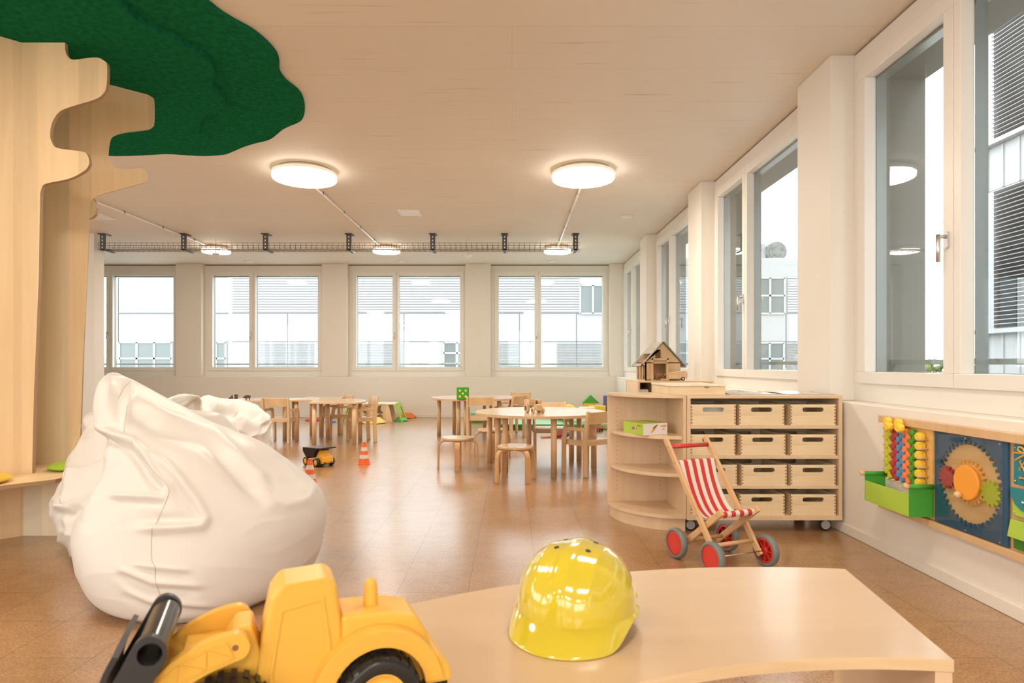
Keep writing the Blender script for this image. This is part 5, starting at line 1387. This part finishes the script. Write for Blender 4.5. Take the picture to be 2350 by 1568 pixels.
q.tube(smoothpts([(-0.016, 0.088, 0.118), (-0.022, 0.05, 0.122), (-0.026, 0.02, 0.125), (-0.026, 0.03, 0.142), (-0.026, 0.048, 0.144), (-0.026, 0.05, 0.13), (-0.026, 0.02, 0.122), (-0.022, 0.05, 0.105), (-0.018, 0.075, 0.092)], 4, closed=False), 0.003, n=8)
q.build('lace', 'lace', t)
for z in (0.012, 0.138): MB().ball((-0.011, 0.083, z), 0.004, n=10).build('rivet', 'steel', t)
t = thing('fabric_pouch', 'lime pouch closed by a round teal flap with a snap button', 'pouch', (WX - 0.018, 2.3, 0.40))
MB().box(-0.014, 0, -0.09, 0.094, 0.0, 0.095).build('pouch_body', 'lime', t, bevel=0.004)
MB().extr([[(0.098, 0.108), (0.096, 0.075), (0.075, 0.045), (0.045, 0.028), (0.01, 0.022), (-0.04, 0.03), (-0.09, 0.06), (-0.09, 0.108)]], 0.014, 0.020, lambda u, v, w_: (-w_, u, v)).build('flap', 'teal', t, bevel=0.002)
q = MB(); q.ball((-0.021, 0.035, 0.060), 0.006, n=12); q.ball((-0.015, 0.083, 0.014), 0.004, n=10); q.build('snap_button', 'steel', t)
t = thing('fabric_pouch', 'dark green pouch under a loose lime flap, lowest at the right edge', 'pouch', (WX - 0.018, 2.3, 0.275))
MB().box(-0.012, 0, -0.09, 0.094, 0.0, 0.06).build('pouch_body', 'darkgreen', t, bevel=0.004)
MB().extr([[(0.10, 0.045), (0.094, 0.112), (-0.09, 0.112), (-0.09, 0.045)]], 0.012, 0.022, lambda u, v, w_: (-w_ + (0.112 - v) * -0.12, u, v)).build('flap', 'lime', t, bevel=0.002)

# ================================================================== DOLL STROLLER
t = thing('doll_stroller', 'wooden doll stroller with red and white striped sling seat', 'toy stroller', (0.975, 3.234, 0), radians(22.3))
R = 0.0755
def sy(tt): return -tt
for sx in (-1, 1):
    # handle posts: from behind the rear axle down to the front wheels; short legs the other way
    MB().bar([(sx * 0.128, 0.135, 0.585), (sx * 0.128, -0.268, 0.055)], 0.016, 0.032, (1, 0, 0)).build('handle_post', 'strollerwood', t, bevel=0.004)
    MB().bar([(sx * 0.108, 0.012, 0.060), (sx * 0.108, -0.275, 0.285)], 0.016, 0.032, (1, 0, 0)).build('seat_leg', 'strollerwood', t, bevel=0.004)
    for tt, zz in ((0.0, R), (0.27, R)):
        x = sx * 0.160
        w_ = MB(); w_.lathe([(0.060, -0.016), (0.068, -0.018), (0.0735, -0.013), (0.0755, 0.0), (0.0735, 0.013), (0.068, 0.018), (0.060, 0.016)], n=48, c=(x, sy(tt), R), axis='x')
        w_.f = w_.f[:-2]; w_.mi = w_.mi[:-2]; w_.sm = w_.sm[:-2]
        w_.lathe([(0.060, 0.016), (0.060, -0.016)], n=48, c=(x, sy(tt), R), axis='x'); w_.f = w_.f[:-2]; w_.mi = w_.mi[:-2]; w_.sm = w_.sm[:-2]
        w_ = w_.build('tyre', 'grey', t)
        h_ = MB(); h_.cyl((x + sx * 0.006, sy(tt), R), (x + sx * 0.013, sy(tt), R), 0.0605, n=44)
        h_.lathe([(0.0605, -0.014), (0.052, -0.014), (0.050, -0.006), (0.050, 0.006), (0.0605, 0.006)][::-1] if False else [(0.050, -0.014), (0.0605, -0.014), (0.0605, 0.010), (0.050, 0.010)], n=44, c=(x, sy(tt), R), axis='x')
        h_.f = h_.f[:-2]; h_.mi = h_.mi[:-2]; h_.sm = h_.sm[:-2]
        for k in range(8):
            a = k * pi / 4; c_, s_ = cos(a), sin(a)
            h_.bar([(x - sx * 0.004, sy(tt) + 0.014 * c_, R + 0.014 * s_), (x - sx * 0.004, sy(tt) + 0.052 * c_, R + 0.052 * s_)], 0.014, 0.004, (1, 0, 0))
        h_.cyl((x - sx * 0.014, sy(tt), R), (x + sx * 0.006, sy(tt), R), 0.016, n=20)
        h_.build('wheel_disc', 'redplastic', w_)
    q = MB()
    for y, z in ((0.105, 0.545), (0.048, 0.470), (-0.128, 0.240)): q.cyl((sx * 0.136, y, z), (sx * 0.139, y, z), 0.0045, n=12)
    for y, z in ((-0.247, 0.263), ): q.cyl((sx * 0.116, y, z), (sx * 0.119, y, z), 0.0045, n=12)
    q.build('screw', 'steel', t)
MB().cyl((-0.128, 0.105, 0.545), (0.128, 0.105, 0.545), 0.0115, n=20).build('handle_bar', 'red', t)
MB().cyl((-0.128, 0.048, 0.470), (0.128, 0.048, 0.470), 0.008, n=16).build('top_rod', 'strollerwood', t)
MB().cyl((-0.118, -0.247, 0.263), (0.118, -0.247, 0.263), 0.008, n=16).build('front_rod', 'strollerwood', t)
MB().cyl((-0.12, -0.222, 0.115), (0.12, -0.222, 0.115), 0.010, n=16).build('cross_bar', 'strollerwood', t)
MB().cyl((-0.105, -0.028, 0.092), (0.105, -0.028, 0.092), 0.010, n=16).build('cross_bar', 'strollerwood', t)
MB().cyl((-0.16, -0.27, R), (0.16, -0.27, R), 0.003, n=10).build('axle', 'steel', t); MB().cyl((-0.16, 0, R), (0.16, 0, R), 0.003, n=10).build('axle', 'steel', t)
path = [(0.048, 0.461), (0.040, 0.470), (0.048, 0.480), (0.056, 0.470), (0.048, 0.455), (0.030, 0.418), (0.002, 0.36), (-0.040, 0.295), (-0.085, 0.250), (-0.125, 0.228), (-0.165, 0.228), (-0.205, 0.243), (-0.240, 0.253), (-0.257, 0.262), (-0.250, 0.273), (-0.238, 0.268), (-0.236, 0.252)]
path = [(0.058, 0.462), (0.058, 0.474), (0.050, 0.480), (0.040, 0.474), (0.030, 0.445), (0.008, 0.385), (-0.030, 0.315), (-0.075, 0.262), (-0.120, 0.235), (-0.165, 0.232), (-0.205, 0.252), (-0.238, 0.2735), (-0.252, 0.2735), (-0.258, 0.263), (-0.252, 0.250), (-0.238, 0.246)]
path = smoothpts(path, 5, closed=False); n = 36; P = []
for i, (y, z) in enumerate(path):
    s_ = i / (len(path) - 1); row = []
    for k in range(n + 1):
        u = k / n * 2 - 1; hwid = 0.116 - 0.010 * sin(pi * s_); s2_ = max(0.0, min(1.0, (s_ - 0.27) / 0.52)); sag = 0.012 * (1 - u * u) * sin(pi * s2_) ** 2
        row.append((u * hwid, y + sag * 0.5, z - sag))
    P.append(row)
MB().grid(P, mifn=lambda i, k: 1 if (k // 4) % 2 else 0).build('sling_seat', ['clothw', 'clothr'], t, solid=0.002)

# ================================================================== CURVED TABLE IN FRONT
TC = (0.57, 0.06); RI, RO = 0.955, 1.41; A0, A1 = radians(8.1), radians(-64)
t = thing('curved_table', 'curved low birch table in the foreground carrying helmet and loader', 'table', (TC[0], TC[1], 0))
def arc(R_, a0, a1, n): return [(R_ * sin(a0 + (a1 - a0) * k / n), R_ * cos(a0 + (a1 - a0) * k / n)) for k in range(n + 1)]
MB().extr([arc(RO, A0, A1, 70) + arc(RI, A1, A0, 60)], 0.480, 0.4995, F3, mi=0, smi=1).build('table_top', ['bigtop', 'bigedge'], t, bevel=0.0015)
for a in (A0, A1):
    s_ = 1 if a == A0 else -1
    d = Vector((sin(a), cos(a), 0)); nn = Vector((cos(a), -sin(a), 0)) * s_
    q = MB(); A_ = [d * (RI + 0.004) - nn * 0.026, d * (RO - 0.004) - nn * 0.026, d * (RO - 0.004), d * (RI + 0.004)]
    q.add([p for p in A_] + [p + Vector((0, 0, 0.4795)) for p in A_], [(0, 3, 2, 1), (4, 5, 6, 7), (0, 1, 5, 4), (1, 2, 6, 5), (2, 3, 7, 6), (3, 0, 4, 7)])
    q.build('side_panel', 'maple', t, bevel=0.001)

# ------------------------------------------------------------------ helmet
t = thing('safety_helmet', 'glossy yellow toy safety helmet on the curved table', 'helmet', (0.118, 1.155, 0.4995), atan2(-0.91, -0.36))
def dome(th, ph, off=0.0):
    """th around from the front (+x), ph 0 at rim .. pi/2 at top"""
    a, b_ = (0.120 if cos(th) > 0 else 0.124), 0.1065
    e_ = 0.80
    cr = cos(ph) ** e_; z = 0.030 + 0.109 * (sin(ph) ** 0.93)
    x = (a + off) * cos(th) * cr; y = (b_ + off) * sin(th) * cr
    yy = y
    ridge = 0.0028 * math.exp(-((abs(yy)) / 0.016) ** 4) * min(1, sin(ph) * 2.2)
    ridge += 0.0016 * math.exp(-((abs(yy) - 0.050) / 0.006) ** 2) * min(1, sin(ph) * 1.6)
    s_ = 1 + (ridge + off) / 0.12
    return Vector((x * (1 + ridge / 0.12), y * (1 + ridge / 0.12), z + ridge + off * sin(ph)))
P = []
for i in range(49):
    ph = (pi / 2) * i / 48 * 0.9995
    P.append([dome(2 * pi * k / 128, ph) for k in range(128)])
q = MB(); q.grid(P, closed_u=True)
# rim flange and peak
def rimpt(k, s_):
    th = 2 * pi * k / 128; c_ = cos(th)
    d = abs((th + pi) % (2 * pi) - pi)
    pk = max(0.0, min(1.0, (radians(84) - d) / radians(46))); pk = pk * pk * (3 - 2 * pk)
    ext = 0.006 + pk * (0.002 + 0.030 * max(0, c_) ** 1.6)
    base = dome(th, 0.0)
    out = Vector((cos(th), sin(th), 0))
    drop = pk * 0.034
    return base + out * (ext * s_) + Vector((0, 0, -0.006 * s_ * (1 - pk) - drop * s_ ** 1.3 + 0.001))
rim = [[rimpt(k, s_) for k in range(128)] for s_ in (0, 0.25, 0.5, 0.75, 0.93, 1.0)]
rim.append([p + Vector((0, 0, -0.0025)) for p in rim[-1]])
rim.append([dome(2 * pi * k / 128, 0.0) + Vector((0, 0, -0.004)) for k in range(128)])
q.grid(rim, closed_u=True)
sh_ = q.build('shell', 'helmet', t)
mn = min(v.co.z for v in sh_.data.vertices)
for v in sh_.data.vertices: v.co.z -= mn
q = MB()
for th, ph in ((radians(50), radians(74)), (radians(-50), radians(74)), (radians(130), radians(74)), (radians(-130), radians(74))):
    p = dome(th, ph) - Vector((0, 0, mn)); n_ = (dome(th + .05, ph) - dome(th - .05, ph)).cross(dome(th, ph + .05) - dome(th, ph - .05)).normalized()
    MB().cyl(p - n_ * 0.002, p + n_ * 0.0009, 0.0048, n=16).build('vent_hole', 'black', t)
q = MB()
for k in (44, 84):
    p = rimpt(k, 0.6) - Vector((0, 0, mn - 0.004)); q.ball(p, (0.008, 0.008, 0.007), n=12)
q.build('strap_knob', 'helmet', t)

# ------------------------------------------------------------------ wheel loader
t = thing('toy_wheel_loader', 'big yellow plastic wheel loader with black bucket on the curved table', 'toy vehicle', (-0.19, 0.856, 0.4995), radians(201.7))
SV = lambda u, v, w_: (u, w_, v)
# cab
q = MB(); prof = [(0.0385, 0.045), (0.140, 0.045), (0.146, 0.085), (0.140, 0.13), (0.129, 0.182), (0.118, 0.197), (0.060, 0.200), (0.050, 0.192), (0.043, 0.13)]
q.extr([prof], -0.0375, 0.0375, lambda u, v, w_: (u, w_ * (1.0 - max(0, v - 0.10) * 0.9), v)); cab = q.build('cab', 'loader', t, bevel=0.006, seg=4)
for sy_ in (-1, 1):
    q = MB(); o_ = [(0.055, 0.055), (0.126, 0.055), (0.131, 0.088), (0.118, 0.170), (0.066, 0.178), (0.058, 0.12)]
    i_ = [(0.060, 0.060), (0.122, 0.060), (0.127, 0.088), (0.1145, 0.165), (0.0695, 0.1725), (0.063, 0.12)]
    q.extr([o_, i_], 0, 0.0016, lambda u, v, w_: (u, sy_ * (0.0375 * (1.0 - max(0, v - 0.10) * 0.9) + w_), v)); q.build('window_frame', 'loader', cab, bevel=0.0006)
# hood
q = MB(); q.extr([[(0.045, 0.045), (0.045, 0.149), (-0.02, 0.146), (-0.052, 0.137), (-0.066, 0.115), (-0.078, 0.080), (-0.088, 0.060), (-0.088, 0.045)]], -0.038, 0.038, lambda u, v, w_: (u, w_ * (1.0 - max(0, v - 0.115) * 2.0), v)); q.build('hood', 'loader', t, bevel=0.007, seg=4)
q = MB(); q.lathe([(0.0095, 0.140), (0.0098, 0.150), (0.0085, 0.172), (0.0075, 0.178), (0.004, 0.181), (0, 0.1815)], n=24, c=(0.0015, 0, 0)); q.build('exhaust', 'loader', t)
# bumper
q = MB(); q.extr([[(-0.060, 0.052), (-0.060, 0.086), (-0.078, 0.090), (-0.094, 0.070), (-0.096, 0.052)]], -0.058, 0.058, SV); q.build('rear_bumper', 'loader', t, bevel=0.004, seg=3)
MB().box(-0.092, 0.14, -0.034, 0.034, 0.030, 0.053).build('chassis', 'black', t, bevel=0.003)
MB().box(-0.092, -0.060, -0.052, 0.052, 0.034, 0.0525).build('rear_counterweight', 'black', t, bevel=0.003)
for sy_ in (-1, 1):
    n = 26; ou = [(0.0 + 0.083 * cos(radians(-2 + 176 * k / n)), 0.050 + 0.083 * sin(radians(-2 + 176 * k / n))) for k in range(n + 1)]
    inn = [(0.0 + 0.0595 * cos(radians(-2 + 176 * k / n)), 0.052 + 0.0595 * sin(radians(-2 + 176 * k / n))) for k in range(n, -1, -1)]
    q = MB(); q.extr([ou + inn], 0.030, 0.062, lambda u, v, w_: (u, sy_ * w_, v)); q.build('fender', 'loader', t, bevel=0.004, seg=3)
def lwheel(a, sy_):
    q = MB(); y0 = sy_ * 0.056; Rw = 0.0535
    q.lathe([(0.030, -0.019), (0.043, -0.021), (0.049, -0.018), (0.0505, -0.010), (0.0505, 0.010), (0.049, 0.018), (0.043, 0.021), (0.030, 0.019)], n=48, c=(a, y0, Rw), axis='y'); q.f = q.f[:-2]; q.mi = q.mi[:-2]; q.sm = q.sm[:-2]
    for k in range(22):
        for s2 in (-1, 1):
            an = 2 * pi * (k + (0.5 if s2 > 0 else 0)) / 22; c_, s_ = cos(an), sin(an)
            q.bar([(a + 0.049 * c_, y0 + s2 * 0.001, Rw + 0.049 * s_), (a + 0.0495 * c_, y0 + s2 * 0.0195, Rw + 0.0495 * s_)], 0.0065, 0.0055, (-s_, 0, c_))
    w_ = q.build('tyre', 'tyre', t)
    q = MB(); q.lathe([(0.0, -0.017), (0.012, -0.017), (0.014, -0.012), (0.025, -0.012), (0.030, -0.0195), (0.031, -0.0195), (0.031, 0.0195), (0.030, 0.0195), (0.025, 0.012), (0.014, 0.012), (0.012, 0.017), (0.0, 0.017)], n=36, c=(a, y0, Rw), axis='y')
    q.build('wheel_rim', 'loader', w_)
for a in (0.0, 0.177):
    for sy_ in (-1, 1): lwheel(a, sy_)
# front frame
q = MB(); q.extr([[(0.135, 0.050), (0.135, 0.098), (0.150, 0.150), (0.170, 0.150), (0.185, 0.125), (0.225, 0.085), (0.230, 0.055)]], -0.030, 0.030, SV); q.build('front_frame', 'loader', t, bevel=0.004, seg=3)
q = MB(); q.extr([[(0.150, 0.050), (0.150, 0.075), (0.205, 0.075), (0.205, 0.050)]], -0.034, 0.034, SV); q.build('front_axle_block', 'black', t)
arm = smoothpts([(0.152, 0.138), (0.160, 0.151), (0.176, 0.153), (0.205, 0.146), (0.236, 0.130), (0.262, 0.104), (0.280, 0.078), (0.272, 0.066), (0.252, 0.074), (0.228, 0.095), (0.200, 0.110), (0.172, 0.119), (0.156, 0.125)], 3)
rib = [(0.170, 0.126), (0.215, 0.112), (0.245, 0.092), (0.262, 0.080), (0.268, 0.084), (0.250, 0.108), (0.228, 0.126), (0.200, 0.139), (0.178, 0.144)]
for sy_ in (-1, 1):
    q = MB(); q.extr([arm], 0.040, 0.054, lambda u, v, w_: (u, sy_ * w_, v)); a_ = q.build('lift_arm', 'loader', t, bevel=0.002)
    q = MB()
    for i in range(len(rib)):
        x0, z0 = rib[i]; x1, z1 = rib[(i + 1) % len(rib)]; q.bar([(x0, sy_ * 0.0545, z0), (x1, sy_ * 0.0545, z1)], 0.0018, 0.0022, (0, 1, 0))
    for (x0, z0), (x1, z1) in (((0.200, 0.139), (0.200, 0.117)), ((0.200, 0.117), (0.228, 0.126)), ((0.228, 0.126), (0.232, 0.101)), ((0.200, 0.139), (0.176, 0.128))):
        q.bar([(x0, sy_ * 0.0545, z0), (x1, sy_ * 0.0545, z1)], 0.0018, 0.0022, (0, 1, 0))
    q.build('arm_rib', 'loader', a_)
    MB().cyl((0.168, sy_ * 0.0535, 0.137), (0.168, sy_ * 0.0547, 0.137), 0.0035, n=16).build('pivot_hole', 'brown', a_)
q = MB(); q.box(0.176, 0.228, -0.040, 0.040, 0.118, 0.126); q.build('arm_bridge', 'loader', t, bevel=0.002)
# bucket
bk = MB(); hole = circ(0.254, 0.151, 0.0125, 24)
pl = smoothpts([(0.240, 0.162), (0.252, 0.171), (0.265, 0.168), (0.274, 0.154), (0.288, 0.128), (0.312, 0.085), (0.345, 0.035), (0.375, 0.004), (0.300, 0.004), (0.286, 0.040), (0.264, 0.090), (0.248, 0.124), (0.237, 0.146)], 3)
for sy_ in (-1, 1):
    q = MB(); q.extr([pl, hole], 0.062, 0.072, lambda u, v, w_: (u, sy_ * w_, v)); q.build('bucket_side', 'bucket', t, bevel=0.002)
q = MB(); pp = smoothpts([(0.288, 0.150), (0.300, 0.125), (0.308, 0.085), (0.306, 0.045), (0.325, 0.012), (0.375, 0.006)], 4, closed=False)
q.bar([(x, 0, z) for x, z in pp], 0.128, 0.006, (0, 1, 0)); q.build('bucket_shell', 'bucket', t)
q = MB()
q.lathe([(0.0165, -0.064), (0.0165, 0.064)], n=36, c=(0.254, 0, 0.151), axis='y'); q.f = q.f[:-2]; q.mi = q.mi[:-2]; q.sm = q.sm[:-2]
q.lathe([(0.0125, 0.064), (0.0125, -0.064)], n=36, c=(0.254, 0, 0.151), axis='y'); q.f = q.f[:-2]; q.mi = q.mi[:-2]; q.sm = q.sm[:-2]
q.build('bucket_roller', 'bucketgloss', t)
